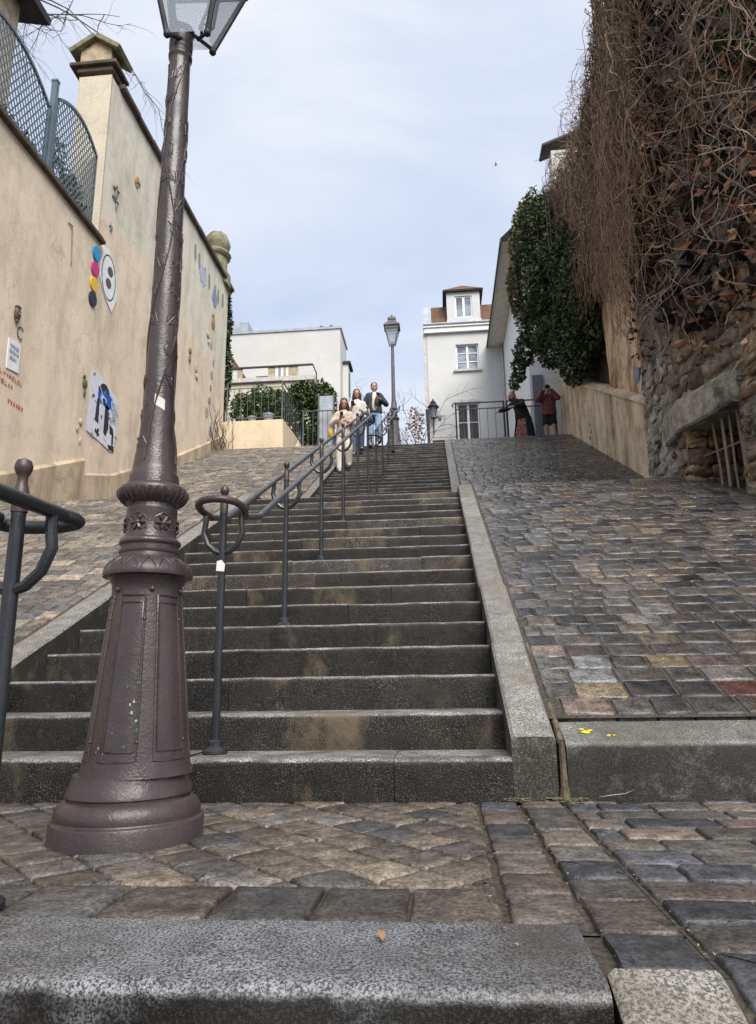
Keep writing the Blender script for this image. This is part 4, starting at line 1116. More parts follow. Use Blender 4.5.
# dry creeper at the corner of the tall wall and the planter block
cr_ = thing('dry_creeper', 'leafless creeper climbing the corner beside the tan planter block', 'creeper', (-6.35, 16.3, 6.9))
m = MB()
for k in range(16):
    p = Vector((rng.uniform(-.03, .3), rng.uniform(-1.0, .3), 0)); pts = [p]
    for j in range(8): p = p + Vector((rng.gauss(.005, .05), rng.gauss(0, .07), .16)); p.x = max(p.x, -.06); pts.append(p)
    m.tube(pts, [.016 * (1 - .09 * j) for j in range(9)], 4, c=(.11, .085, .065))
m.build('stems', MAT['bark'], cr_)

# planter block, its railing, hedge, terrace, far building
pb = thing('planter_block', 'pale tan plastered block at the top of the left ramp', 'planter', (-5.4, 16.7, 6.9))
m = MB()
v = [m.vert(p) for p in ((-6.9, 16.7, 6.5), (-4.55, 16.7, 6.5), (-4.02, 17.6, 6.5), (-4.02, 20, 6.5), (-6.9, 20, 6.5), (-6.9, 16.72, 8.2), (-4.57, 16.72, 8.2), (-4.48, 18.6, 8.2), (-4.48, 20, 8.2), (-6.9, 20, 8.2))]
for q in ((0, 1, 6, 5), (1, 2, 7, 6), (2, 3, 8, 7), (3, 4, 9, 8), (4, 0, 5, 9), (5, 6, 7, 8, 9)): m.face(*q)
m.build('block_body', MAT['block_tan'], pb, smooth=False, bevel=.02); rebase(pb)
def fence_run(name, label, P0, P1, zlo, zhi, nbar, mat, group=None, rails=(0, 1), rr=.016, posts=True, second=None, parent=None):
    P0, P1 = Vector((*P0, 0)), Vector((*P1, 0))
    root = parent or thing(name, label, 'fence', (P0.x, P0.y, zlo), 0, group)
    def at(t, z): return P0.lerp(P1, t) + Vector((0, 0, z))
    for z_, q_ in ((zhi, 1.35), (second, 1), (zlo + .12, 1)):
        if z_: m = MB(); m.tube([at(0, z_), at(1, z_)], rr * q_, 8); m.build('rail', mat, root)
    for t in (0, 1):
        m = MB(); m.tube([at(t, zlo - .05), at(t, zhi)], rr * 1.5, 8); m.build('post', mat, root)
    for k in range(1, nbar):
        m = MB(); m.tube([at(k / nbar, zlo + .12), at(k / nbar, second or zhi)], rr * .55, 6); m.build('bar', mat, root)
    return root
f1 = fence_run('iron_fence', 'grey iron railing standing on the tan planter block', (-6.35, 16.82), (-4.62, 16.82), 8.2, 9.5, 8, MAT['fence'], second=9.3)
fence_run('', '', (-4.62, 16.84), (-4.53, 19.2), 8.2, 9.48, 9, MAT['fence'], second=9.3, parent=f1); rebase(f1)
f2 = fence_run('iron_fence', 'low grey railing between the planter block and the people', (-4.2, 18.0), (-3.25, 18.0), 7.0, 8.92, 6, MAT['fence']); rebase(f2)
gd = thing('garden_gate', 'pale grey metal gate leaf behind the railing near the people', 'gate', (-3.5, 18.3, 7.0))
m = MB(); m.box(-.22, .22, -.02, .02, 0, 2.55); m.build('gate_leaf', MAT['zinc'], gd, smooth=False)
m = MB(); m.box(-.27, -.225, -.03, .03, 0, 2.65); m.box(.225, .27, -.03, .03, 0, 2.65); m.build('gate_frame', MAT['fence'], gd, smooth=False)
shrub('hedge', 'rounded dark green bush behind the grey railing', (-4.1, 19.4, 7.0), [((-4.2, 19.5, 9.4), (.85, .6, 1.25)), ((-3.75, 19.3, 9.7), (.5, .5, .85)), ((-4.6, 19.4, 10.0), (.5, .5, .6)), ((-3.8, 19.4, 8.3), (.5, .5, 1.1))], 5200, .075, GREEN, 8, 'bush')
shrub('hedge', 'clipped dark hedge showing through the bars above the planter block', (-5.5, 17.6, 8.2), [((-5.5, 17.6, 8.9), (.5, .35, .65)), ((-5.0, 17.6, 8.85), (.45, .35, .6)), ((-6.1, 17.7, 8.9), (.45, .35, .65)), ((-5.5, 18.3, 9.3), (1.0, .4, .7))], 4200, .06, GREEN, 8, 'hedge')
shrub('ivy_column', 'narrow dark ivy column at the far end of the tall wall', (-6.75, 17.6, 8), [((-6.75, 17.6, 10.2), (.28, .3, 1.5)), ((-6.78, 17.6, 11.9), (.25, .3, 1.1)), ((-6.8, 17.6, 12.9), (.2, .25, .6))], 1900, .07, GREEN, 5, 'ivy')
for k, (y, z, s, lab) in enumerate(((16.7, 8.2, .13, 'grey flower pot on the left part of the planter block'), (16.72, 8.2, .17, 'wide pale planter tub in the middle of the planter block'))):
    fp = thing('flower_pot', lab, 'flower pot', (-5.6 + .5 * k, y + .32, z)); m = MB(); m.lathe([(s * .7, 0), (s, s * 1.5), (s * 1.08, s * 1.5), (s * 1.08, s * 1.75), (s * .9, s * 1.75), (s * .85, s * 1.5)], seg=16); m.build('pot', MAT['zinc'], fp)
te = thing('terrace', 'raised terrace with a slatted balustrade in front of the white building', 'terrace', (-6.5, 22, 7))
box_obj('terrace_wall', MAT['plaster_pale'], te, -8.6, -4.75, 22.1, 26, 7, 11.86)
box_obj('floor_slab', MAT['sill'], te, -8.7, -4.6, 22.0, 26, 11.87, 12.06)
m = MB(); m.box(-8.7, -4.65, 21.98, 22.06, 12.47, 12.53); m.tube([(-4.65, 22.02, 12.5), (-4.65, 22.8, 12.5), (-4.65, 22.85, 12.07)], .025, 6); m.build('handrail', MAT['roofdark'], te, smooth=False)
xs = -8.5
pan = [(.35, 'zinc'), (.3, 'greydoor'), (.22, 'house'), (.2, 'cap_tan'), (1.0, None), (.3, 'cap_tan'), (.12, 'white'), (.1, 'greydoor'), (.1, 'white'), (.1, 'cap_tan'), (.1, 'white'), (.4, 'cap_tan')]
for wd, mt in pan:
    if mt: box_obj('panel', MAT[mt], te, xs, xs + wd - .02, 22.03, 22.06, 12.065, 12.47)
    xs += wd * 1.0
box_obj('bench_back', MAT['lattice'], te, -7.0, -6.1, 22.4, 22.5, 12.065, 12.3)
rebase(te)
b1 = thing('white_building', 'long blank white building with a dark parapet line behind the terrace', 'building', (-7, 30, 7))
m = MB(); m.box(-12, -4.42, 28, 30.2, 7, 17.2); m.build('wall', MAT['house_b'], b1, smooth=False)
m = MB(); m.box(-12.1, -4.36, 27.94, 30.3, 17.205, 17.33); m.build('parapet', MAT['zinc'], b1, smooth=False)
m = MB(); m.box(-4.415, -4.14, 28.8, 29.6, 7, 15.7); m.build('side_wing', MAT['house_b'], b1, smooth=False)
m = MB(); m.box(-4.412, -4.02, 28.7, 29.8, 15.705, 15.82); m.build('wing_roof', MAT['roofdark'], b1, smooth=False)
for k, x in enumerate((-5.75, -5.45, -5.15, -4.95)):
    m = MB(); m.lathe([(.09, 0), (.07, .22 + .08 * (k % 2)), (.1, .24 + .08 * (k % 2)), (.08, .3 + .08 * (k % 2))], (x, 28.6, 17.33), 10); m.build('chimney_pot', MAT['roofdark'], b1)
m = MB(); m.box(-10.4, -9.2, 28.6, 30, 17.335, 18.2); m.build('roof_room', MAT['zinc'], b1, smooth=False)
m = MB(); m.box(-4.135, -4.1, 29, 29.4, 14.2, 15.3); m.build('window', MAT['pane_dark'], b1, smooth=False)
rebase(b1)
b2_ = thing('brick_house', 'small gabled house with a brown tiled verge behind the ivy column', 'house', (-9, 24, 7))
box_obj('wall', MAT['house_b'], b2_, -10.5, -8.35, 24.1, 26.8, 7, 13.6)
m = MB(); m.obox((-8.6, 25.4, 14.0), (.85, 0, -1.35), (0, 1.5, 0), (.07, 0, .045)); m.build('roof', MAT['rooftile'], b2_, smooth=False)
rebase(b2_)
bt = thing('bare_shrub', 'leafless brown shrub beside the far lamp at the top of the stairs', 'shrub', (-.75, 24, 7))
m = MB()
for k in range(9):
    twig((rng.uniform(-.2, .2), rng.uniform(-.2, .2), 1.6), (rng.gauss(-.15, .4), rng.gauss(0, .3), 1), rng.uniform(2.3, 4.0), .024, 2, -.02)
m.tube([(0, 0, 0), (.0, 0, 1.8)], [.08, .06], 6, c=(.10, .08, .06))
m.build('twigs', MAT['bark'], bt)
m = MB(); leaf_cloud(m, 260, ell((.0, 0, 3.5), (.45, .4, .9), .1), .06, [(.30, .17, .07), (.22, .13, .06), (.36, .24, .12)]); m.build('dead_leaves', MAT['deadleaf'], bt, smooth=False)
bi = thing('bird', 'tiny dark bird flying in the open sky', 'bird', (5.44, 44, 38.94), 0)
m = MB(); m.ball((0, 0, 0), .16, .07, .07, 10, 6); m.ball((.17, 0, .03), .06, .05, .05, 8, 5)
m.poly([(.08, 0, .03), (-.08, 0, .03), (-.12, -.34, .16), (.02, -.36, .17)]); m.poly([(.08, 0, .03), (.02, .36, .17), (-.12, .34, .16), (-.08, 0, .03)]); m.poly([(-.14, .03, 0), (-.14, -.03, 0), (-.3, -.06, 0), (-.3, .06, 0)])
m.build('bird_body', MAT['black'], bi); bi.scale = (.55, .55, .55)

# ================================================================== RIGHT SIDE
def rx(y, z=3.0):
    "face of the rubble wall"
    x = 2.95 - .295 * (y - 5.26) if y < 5.26 else 2.95 + .06 * (y - 5.26)
    return x + .04 * (z - 2.5)
rw = thing('rubble_wall', 'rough rubble stone wall with a stone lintel over a barred opening', 'wall', (3.0, 5.2, 2.5))
WARM = [(.31, .215, .145), (.34, .26, .175), (.23, .17, .12), (.29, .235, .18), (.19, .15, .115), (.37, .275, .17)]
COOL = [(.37, .355, .32), (.44, .42, .38), (.30, .285, .25), (.50, .47, .42), (.40, .36, .29)]
def stone(mb, corners, nrm, bulge, c):
    "domed irregular stone; corners in order round the face"
    n = nrm; ctr = sum((Vector(p) for p in corners), Vector()) / len(corners); out = []
    pts = []
    for i, p in enumerate(corners):
        q = Vector(corners[(i + 1) % len(corners)]); p = Vector(p)
        for t in (.14, .5, .86): pts.append(p.lerp(q, t))
    rings = []
    for ins, h in ((.03, -.10), (.05, .0), (.16, bulge * .8), (.5, bulge)):
        rings.append([mb.vert(p.lerp(ctr, ins) + n * (h + rng.uniform(-.02, .02)) + Vector((0, rng.uniform(-.02, .02), rng.uniform(-.02, .02))), tuple(a * rng.uniform(.88, 1.12) for a in c)) for p in pts])
    cc = mb.vert(ctr + n * bulge * 1.05, c); k = len(pts)
    for A, B in zip(rings, rings[1:]):
        for j in range(k): mb.face(A[j], A[(j + 1) % k], B[(j + 1) % k], B[j])
    for j in range(k): mb.face(rings[-1][j], rings[-1][(j + 1) % k], cc)
m = MB()
G0, G1, GZ = 4.40, 5.27, 3.27        # opening
z = 1.0; row = 0
while z < 4.75:
    hh = rng.uniform(.11, .26); y = 1.6 + rng.uniform(0, .3)
    while y < 7.1:
        l = rng.uniform(.12, .44); ye = min(y + l, 7.15)
        if not (ye < G0 - .02 or y > G1 + .02) and z < GZ + .36:
            if y < G0 - .1: ye = G0 - .01
            elif ye > G1 + .1: y = G1 + .01
            else: y = ye; continue
        zj = lambda: rng.uniform(-.055, .055)
        cs = [(rx(y, z), y + zj(), z + zj()), (rx(ye, z), ye + zj() * .6, z + zj()), (rx(ye, z + hh), ye + zj() * .6, z + hh + zj()), (rx(y, z + hh), y + zj(), z + hh + zj())]
        nn = Vector((-1, -.28 if y < 5.2 else .06, 0)).normalized()
        t = min(1, max(0, (y - 5.3) / .6 + rng.uniform(-.3, .3)))
        cw, cc_ = pick(WARM), pick(COOL)
        stone(m, cs, nn, rng.uniform(.02, .07) * (1 if y < 5.5 else .6), tuple(a * (1 - t) + b2 * t for a, b2 in zip(cw, cc_)))
        y = ye
    z += hh
m.build('stones', MAT['rubble'], rw, angle=70)
m = MB()
def core(y0, y1, z0, z1):
    n = max(2, int((y1 - y0) / .4))
    for k in range(n):
        a, b2 = y0 + (y1 - y0) * k / n, y0 + (y1 - y0) * (k + 1) / n
        m.poly([(rx(a, z0) - .0, a, z0), (rx(b2, z0) - .0, b2, z0), (rx(b2, z1) - .0, b2, z1), (rx(a, z1) - .0, a, z1)])
core(1.6, G0, 0, 7); core(G1, 7.15, 0, 7); core(G0, G1, GZ, 7)
m.poly([(rx(7.15), 7.15, 0), (4.2, 7.2, 0), (4.2, 7.2, 7), (rx(7.15, 7), 7.15, 7)])
m.poly([(rx(1.6), 1.6, -1), (4.5, 1.6, -1), (4.5, 1.6, 7), (rx(1.6, 7), 1.6, 7)])
# reveal of the opening
m.poly([(rx(G0) + .03, G0, 1.5), (4.3, G0, 1.5), (4.3, G0, GZ), (rx(G0) + .03, G0, GZ)])
m.poly([(rx(G0) + .03, G0, GZ), (4.3, G0, GZ), (4.3, G1, GZ), (rx(G1) + .03, G1, GZ)])
m.poly([(4.3, G0, 1.5), (4.3, G1, 1.5), (4.3, G1, GZ), (4.3, G0, GZ)])
m.c = [(.30, .275, .23)] * len(m.v)
m.build('mortar_core', MAT['rubble'], rw, smooth=False)
m = MB(); z = 1.9
while z < GZ - .05:                  # jamb stones on the far reveal
    hh = rng.uniform(.13, .2); x = rx(G1) + .0
    while x < 3.9:
        l = rng.uniform(.18, .3)
        stone(m, [(x, G1, z), (x + l, G1, z), (x + l, G1, min(z + hh, GZ)), (x, G1, min(z + hh, GZ))], Vector((0, -1, 0)), .05, pick([(.30, .20, .10), (.26, .17, .085), (.22, .15, .09)])); x += l
    z += hh
m.build('jamb_stones', MAT['rubble'], rw, angle=70)
m = MB()
a, b2 = Vector((rx(4.4) - .05, 4.36, 0)), Vector((rx(5.85) - .09, 5.84, 0))
n = 10; prev = None
for k in range(n + 1):
    p = a.lerp(b2, k / n); p.x = rx(p.y) - .075
    cur = [m.vert((p.x + dx - .02 + rng.uniform(-.008, .008), p.y, zz + rng.uniform(-.008, .008)), (.36, .33, .27)) for dx, zz in ((.5, GZ + .005), (.02, GZ + .005), (0, GZ + .03), (.0, GZ + .34 + .05 * k / n), (.03, GZ + .37 + .05 * k / n), (.5, GZ + .38 + .05 * k / n))]
    if prev:
        for j in range(6): m.face(prev[j], prev[(j + 1) % 6], cur[(j + 1) % 6], cur[j])
    else: m.face(*cur)
    prev = cur
m.face(*prev[::-1]); m.build('lintel', MAT['rubble'], rw, angle=30)
rebase(rw)
gr = thing('window_grille', 'rusty upright bars standing in the dark opening of the rubble wall', 'grille', (3.3, 4.6, 2.3))
for k in range(5):
    y = 4.46 + .13 * k; x = rx(y) + .13; m = MB()
    m.tube([(x, y, 2.0), (x + rng.uniform(-.015, .015), y + rng.uniform(-.02, .02), 2.7), (x, y + rng.uniform(-.02, .02), GZ)], .013 + .006 * (k % 2), 6); m.build('bar', MAT['rusty'], gr)
m = MB(); m.tube([(rx(G0) + .14, G0, 2.9), (rx(G1) + .14, G1, 2.95)], .01, 6); m.build('crossbar', MAT['rusty'], gr); rebase(gr)

ow = thing('ochre_wall', 'low ochre plaster wall with a sloping ledge beside the right ramp', 'wall', (3.75, 12, 5))
def ledge(y): return 5.21 + .507 * (y - 9.16)
m = MB(); g = []
for i in range(31):
    y = 7.2 + (17.05 - 7.2) * i / 30
    g.append([m.vert((3.75 + rng.uniform(-.01, .01), y, prof(y) - .5 + (ledge(y) - prof(y) + .5) * j / 8)) for j in range(9)])
for i in range(30):
    for j in range(8): m.face(g[i][j], g[i][j + 1], g[i + 1][j + 1], g[i + 1][j])
m.poly([(3.75, 17.05, 6.5), (4.2, 17.05, 6.5), (4.2, 17.05, ledge(17.05)), (3.75, 17.05, ledge(17.05))])
m.build('wall_body', MAT['ochre'], ow)
m = MB(); ys = [7.2 + 9.85 * i / 14 for i in range(15)]
v = [[m.vert(p) for p in ((3.76, y, ledge(y) - .03), (3.70, y, ledge(y) - .02), (3.70, y, ledge(y) + .03), (3.84, y, ledge(y) + .10), (4.2, y, ledge(y) + .1))] for y in ys]
for A, B in zip(v, v[1:]):
    for k in range(4): m.face(A[k], A[k + 1], B[k + 1], B[k])
m.face(*v[-1]); m.build('ledge', MAT['ochre'], ow, smooth=False)
m = MB()
for y in (11.4, 15.2):
    m.box(3.715, 3.76, y, y + .10, prof(y) - .2, ledge(y) - .05)
m.build('pilaster_strip', MAT['ochre'], ow, smooth=False)
m = MB(); g = []
for i in range(17):
    y = 7.2 + 4.6 * i / 16
    g.append([m.vert((3.86 + rng.uniform(-.02, .02), y, ledge(y) + .05 + (9.2 - ledge(y)) * j / 10)) for j in range(11)])
for i in range(16):
    for j in range(10): m.face(g[i][j], g[i][j + 1], g[i + 1][j + 1], g[i + 1][j])
m.build('upper_plaster', MAT['peeled'], ow); rebase(ow)
mb = MB(); pts = oval(9.74, 5.98, .15, .17, 12)
wall_pts = [mb.vert((3.84, y, z), (.14, .22, .42)) for y, z in pts]; mb.face(*wall_pts)
c = mb.vert((3.80, 9.74, 5.98), (.30, .36, .48))
for k in range(12): mb.face(wall_pts[k], wall_pts[(k + 1) % 12], c)
tag(mb.build('wall_ornament', MAT['paper'], smooth=False), 'small blue ceramic face on the peeling ochre plaster', 'wall ornament')
# dark stub things on the ledge wall
mb = MB(); 
for y, z in ((13.5, 6.4), (13.45, 6.2), (13.6, 6.1)): mb.ball((3.75, y, z), .012, .06, .05, 8, 5)
tag(mb.build('wall_stain', MAT['darkwall']), 'dark blotch on the low ochre wall', 'stain')

# old house behind the creeper
oh = thing('old_house', 'tall dark old house wall hidden behind the hanging creeper', 'house', (5, 9, 3))
m = MB()
for k in range(14):
    a_, b_ = 1.6 + 5.6 * k / 14, 1.6 + 5.6 * (k + 1) / 14
    for z0, z1 in ((4.6, 5.2), (5.2, 6), (6, 7), (7, 9), (9, 11.8)):
        f = lambda y, z: (rx(y, 4.8) - .02 + .045 * (z - 4.8) + .03 * math.sin(y * 7 + z * 5), y, z)
        m.poly([f(a_, z0), f(a_, z1), f(b_, z1), f(b_, z0)])
m.poly([(rx(7.2, 4.8) - .02, 7.2, 4.6), (rx(7.2, 4.8) + .3, 7.2, 11.8), (4.1, 7.2, 11.8), (4.1, 7.2, 4.6)])
m.c = [(.17, .155, .13)] * len(m.v); m.build('upper_wall', MAT['rubble'], oh, smooth=False)
m = MB(); m.box(4.02, 9, 1.6, 15.6, 1, 11.9); m.build('wall', MAT['darkwall'], oh, smooth=False)  # wall colour carries the shade seen between the stems
m = MB(); m.box(3.75, 9, 15.3, 15.75, 12.0, 15.75); m.build('gable', MAT['sill'], oh, smooth=False)
m = MB(); m.obox((4.9, 15.55, 16.45), (1.4, 0, .55), (0, .35, 0), (-.012, 0, .03)); m.build('roof', MAT['roofdark'], oh, smooth=False); rebase(oh)

# ---- dry creeper
vc = thing('dry_creeper', 'huge curtain of bare brown creeper stems hanging over the right wall', 'creeper', (3.4, 8, 4))
BR = [(.24, .165, .115), (.20, .14, .10), (.29, .205, .145), (.16, .115, .085), (.34, .25, .18), (.26, .15, .095), (.09, .06, .045), (.075, .05, .038), (.11, .075, .055)]
PALE = [(.34, .27, .21), (.40, .33, .26), (.28, .22, .17), (.31, .25, .19)]
def interp(P, y):
    if y <= P[0][0]: return P[0][1]
    for (a, za), (b2, zb) in zip(P, P[1:]):
        if y <= b2: return za + (zb - za) * (y - a) / (b2 - a)
    return P[-1][1]
ZTOPV = [(3, 12.6), (8, 12.3), (10.5, 12.2), (12, 12.7), (13.2, 13.3), (15, 14.0)]
ZBOT = [(2.5, 3.9), (4, 3.85), (5.0, 4.2), (5.8, 4.8), (6.8, 5.7), (7.6, 6.3), (8.4, 6.9), (9.2, 7.7), (10.5, 8.5), (12, 9.0), (15, 9.6)]
XFACE = [(2.5, 3.45), (4, 3.35), (5, 3.12), (7, 3.2), (8, 3.5), (10, 3.62), (12, 3.66), (15, 3.66)]
stems = MB()
def strand(p, d, L, r_, n, wob, grav, c, seg=3, xmin=None):
    p = Vector(p); d = Vector(d).normalized(); pts = [p.copy()]; st = L / n
    for k in range(n):
        d = d + Vector((rng.gauss(0, wob), rng.gauss(0, wob), rng.gauss(0, wob) * .7 - grav)); d.normalize()
        p = p + d * st
        xf = interp(XFACE, p.y)
        lo, hi = xf - (.5 if p.z < 10 else .28), 3.95
        if p.x < lo: p.x = lo; d.x = abs(d.x)
        if p.x > hi: p.x = hi; d.x = -abs(d.x) * .5
        pts.append(p.copy())
        if p.z < interp(ZBOT, p.y) - .45: break
    n = len(pts) - 1
    stems.tube(pts, [r_ * (1 - .55 * k / n) for k in range(n + 1)], seg, caps=False, c=c)
    return pts
# falls from the wall top
def clump(y, k):  # strands hang in clumps with dark gaps between
    return .5 + .5 * math.sin(y * 5.1 + 1.3 * math.sin(y * 2.3)) * math.sin(y * 1.7 + .6 + .2 * k)
for k in range(3000):
    y = 2.6 + (15.4 - 2.6) * rng.random() ** .95
    if rng.random() > (.06 + .94 * clump(y, 0) ** 1.6) * (.85 if y < 6.6 else 1): continue
    zt = interp(ZTOPV, y) - rng.uniform(0, 1.6) * (rng.random() < .6); zb = interp(ZBOT, y) + rng.gauss(.35, .4)
    L = max(1.0, (zt - zb) * rng.choice((1, 1, .8, .55)))
    xf = interp(XFACE, y)
    c = rng.choice(BR if rng.random() < .8 else PALE)
    c = tuple(q * f_ for q, f_ in zip(c, (.80, .74, .70))); strand((xf + rng.uniform(-.1, .4), y, zt), (rng.uniform(-.6, .1), rng.gauss(0, .45), rng.uniform(-.2, .6)), L, rng.uniform(.005, .0115), int(L / .17) + 3, .24, .15, c)
# strands that start half-way down
for k in range(950):
    y = rng.uniform(2.6, 12.5) if k % 3 else rng.uniform(2.6, 7); zb = interp(ZBOT, y); z0 = rng.uniform(zb + .6, zb + 5.5)
    L = rng.uniform(.8, 3.0); xf = interp(XFACE, y)
    strand((xf + rng.uniform(-.3, .4), y, z0), (rng.gauss(0, .5), rng.gauss(0, .8), rng.gauss(-.2, .7)), L, rng.uniform(.004, .008), int(L / .13) + 3, .28, .06, rng.choice(BR if rng.random() < .65 else PALE))
# matted bundles
for b_ in range(30):
    y = rng.choice((7.0, 7.4, 7.9, 8.3, 8.8, 9.4, 10, 10.8, 11.6, 12.6, 13.6, 6.4, 5.6)) + rng.gauss(0, .25); xf = interp(XFACE, y) - rng.uniform(0, .3)
    zb = interp(ZBOT, y) - rng.uniform(-.3, .5)
    for k in range(26):
        zt = interp(ZTOPV, y) - rng.uniform(0, 4); L = max(1, zt - zb + rng.uniform(-1, .3))
        strand((xf + rng.gauss(0, .09), y + rng.gauss(0, .13), zt), (rng.gauss(0, .1), rng.gauss(0, .12), -1), L, rng.uniform(.005, .010), int(L / .2) + 3, .17, .19, rng.choice(((.28, .17, .11), (.22, .14, .095), (.32, .21, .14), (.19, .14, .10))))
for k in range(520):
    y = rng.uniform(6.4, 13.8); zb = interp(ZBOT, y); z0 = rng.uniform(zb + .8, interp(ZTOPV, y) - .3)
    strand((interp(XFACE, y) - rng.uniform(-.1, .4), y, z0), (rng.gauss(-.1, .3), rng.gauss(0, 1), rng.gauss(-.2, .8)), rng.uniform(.7, 2.2), rng.uniform(.0045, .0085), 14, .34, .03, rng.choice(PALE + [(.10, .07, .05), (.08, .055, .04), (.13, .09, .065)]))
# pale thick wandering stems near the camera side
for k in range(85):
    y = rng.uniform(2.8, 7.6); zb = interp(ZBOT, y); z0 = rng.uniform(zb + .6, zb + 7)
    L = rng.uniform(1.5, 4.2); xf = interp(XFACE, y)
    strand((xf - rng.uniform(.0, .45), y, z0), (rng.gauss(-.1, .3), rng.gauss(0, 1), rng.gauss(-.3, .6)), L, rng.uniform(.006, .0115), int(L / .14) + 3, .22, .05, rng.choice(PALE), 5)
# loops standing above the top against the sky
for k in range(420):
    y = rng.uniform(6.2, 15.0); zt = interp(ZTOPV, y)
    L = rng.uniform(.6, 1.7) * (1.25 if y < 10 else .8)
    strand((interp(XFACE, y) + rng.uniform(-.35, .3), y, zt - rng.uniform(0, .9)), (rng.uniform(-.45, .2), rng.gauss(0, .5), rng.uniform(.5, 1.3)), L, rng.uniform(.004, .007), int(L / .11) + 3, .24, .10, rng.choice(BR))
stems.build('stems', MAT['bark'], vc)
m = MB()
DEAD = [(.28, .115, .06), (.22, .09, .05), (.34, .18, .09), (.17, .08, .05), (.40, .25, .14)]
def dl(n, y0, y1, dz0, dz1, size, cols, spread=.35):
    def f():
        y = rng.uniform(y0, y1); return (interp(XFACE, y) + rng.uniform(-.25, spread), y, interp(ZBOT, y) + rng.uniform(dz0, dz1))
    leaf_cloud(m, n, f, size, cols)
dl(1500, 3.2, 6.8, -.1, 3.6, .055, DEAD); dl(450, 6.6, 10, 0.2, 3.5, .045, DEAD); dl(260, 10, 15, .5, 4.5, .045, DEAD + [(.22, .17, .08)])
dl(240, 6.2, 7.6, -.9, .6, .045, DEAD + [(.06, .05, .035)] * 4)
m.build('dead_leaves', MAT['deadleaf'], vc, smooth=False)
m = MB()
dl(70, 3.0, 4.2, 2.6, 6, .09, GREEN, .2); dl(90, 4.5, 7.5, .0, 2.2, .05, [(.04, .07, .03), (.06, .075, .04)])
m.build('green_leaves', MAT['leaf'], vc, smooth=False)
# dense brush deep inside, coloured near black to stand for shaded gaps
m = MB()
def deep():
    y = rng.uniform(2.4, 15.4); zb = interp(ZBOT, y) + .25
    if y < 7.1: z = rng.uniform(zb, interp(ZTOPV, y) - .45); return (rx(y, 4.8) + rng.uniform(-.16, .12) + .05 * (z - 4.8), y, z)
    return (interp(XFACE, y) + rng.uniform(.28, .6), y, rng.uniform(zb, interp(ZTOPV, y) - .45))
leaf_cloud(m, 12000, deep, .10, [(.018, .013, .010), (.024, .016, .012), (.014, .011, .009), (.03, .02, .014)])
m.build('shade_brush', MAT['deadleaf'], vc, smooth=False)
rebase(vc)

# ---- ivy
iv = thing('ivy', 'dark green ivy clump hanging over the far end of the right wall', 'ivy', (3.2, 15, 7.5))
m = MB()
IVG = [(.024, .046, .016), (.034, .06, .02), (.020, .038, .015), (.05, .08, .028), (.03, .05, .02), (.075, .105, .045), (.06, .075, .03)]
blobs = [((3.15, 14.6, 12.3), (.75, .9, 1.5)), ((2.85, 15.2, 11.3), (.62, .9, 1.2)), ((3.3, 14.2, 10.6), (.75, 1.0, 1.3)), ((3.0, 14.8, 9.9), (.6, .8, .8)), ((3.5, 13.2, 9.0), (.55, 1.0, 1.0)), ((3.6, 12.4, 8.5), (.5, .9, .9)), ((3.25, 14.2, 9.0), (.6, .8, .7)), ((3.55, 13.4, 8.05), (.42, .9, .55)), ((2.95, 15.2, 13.2), (.45, .6, .55)), ((2.55, 15.2, 9.25), (.28, .4, .5)), ((2.4, 15.3, 8.8), (.2, .3, .42)), ((2.25, 15.3, 8.4), (.14, .2, .3)), ((3.6, 11.9, 9.6), (.5, .8, 1.0)), ((3.5, 13.0, 10.4), (.5, 1, 1.2))]
for c, r_ in blobs: leaf_cloud(m, int(3900 * (r_[0] * r_[1] * r_[2]) ** .66), ell(tuple(a - b2 for a, b2 in zip(c, (3.2, 15, 7.5))), r_, .45), .052, IVG)
m.build('foliage', MAT['leaf'], iv, smooth=False)
m = MB()
for c, r_ in (((3.0, 15.0, 13.3), (.5, .6, .6)), ((2.6, 15.3, 12.6), (.25, .5, .6)), ((2.45, 15.4, 11.4), (.2, .45, .9))):
    leaf_cloud(m, 800, ell(tuple(a - b2 for a, b2 in zip(c, (3.2, 15, 7.5))), r_, .7), .05, [(.20, .17, .05), (.24, .15, .05), (.15, .15, .05), (.28, .19, .08)])
m.build('yellowing_leaves', MAT['leaf'], iv, smooth=False)
m = MB()
for k in range(14):
    x = rng.uniform(3.0, 3.7); y = rng.uniform(12.5, 15.5); m.tube([(x - 3.2, y - 15, 5.3 + j * -.6 + rng.gauss(0, .05)) for j in range(8)], .012, 4, c=(.09, .06, .045))
m.build('stems', MAT['bark'], iv)

# ---- houses at the top
wh = thing('white_house', 'white house with a dormer in its brown tiled roof facing down the stairs', 'house', (1.4, 25, 7))
m = MB()
def wall_with_holes(m, x0, x1, z0, z1, y, holes, depth):
    xs = sorted({x0, x1, *[h[0] for h in holes], *[h[1] for h in holes]}); zs = sorted({z0, z1, *[h[2] for h in holes], *[h[3] for h in holes]})
    for a, b2 in zip(xs, xs[1:]):
        for c, d in zip(zs, zs[1:]):
            if any(h[0] <= a and b2 <= h[1] and h[2] <= c and d <= h[3] for h in holes): continue
            m.poly([(a, y, c), (b2, y, c), (b2, y, d), (a, y, d)])
    for (a, b2, c, d) in holes:
        m.poly([(a, y, c), (a, y, d), (a, y + depth, d), (a, y + depth, c)]); m.poly([(b2, y, c), (b2, y + depth, c), (b2, y + depth, d), (b2, y, d)])
        m.poly([(a, y, d), (b2, y, d), (b2, y + depth, d), (a, y + depth, d)]); m.poly([(a, y, c), (a, y + depth, c), (b2, y + depth, c), (b2, y, c)])
W1, W2 = (1.03, 2.0, 13.32, 14.5), (.97, 1.9, 9.25, 11.8)
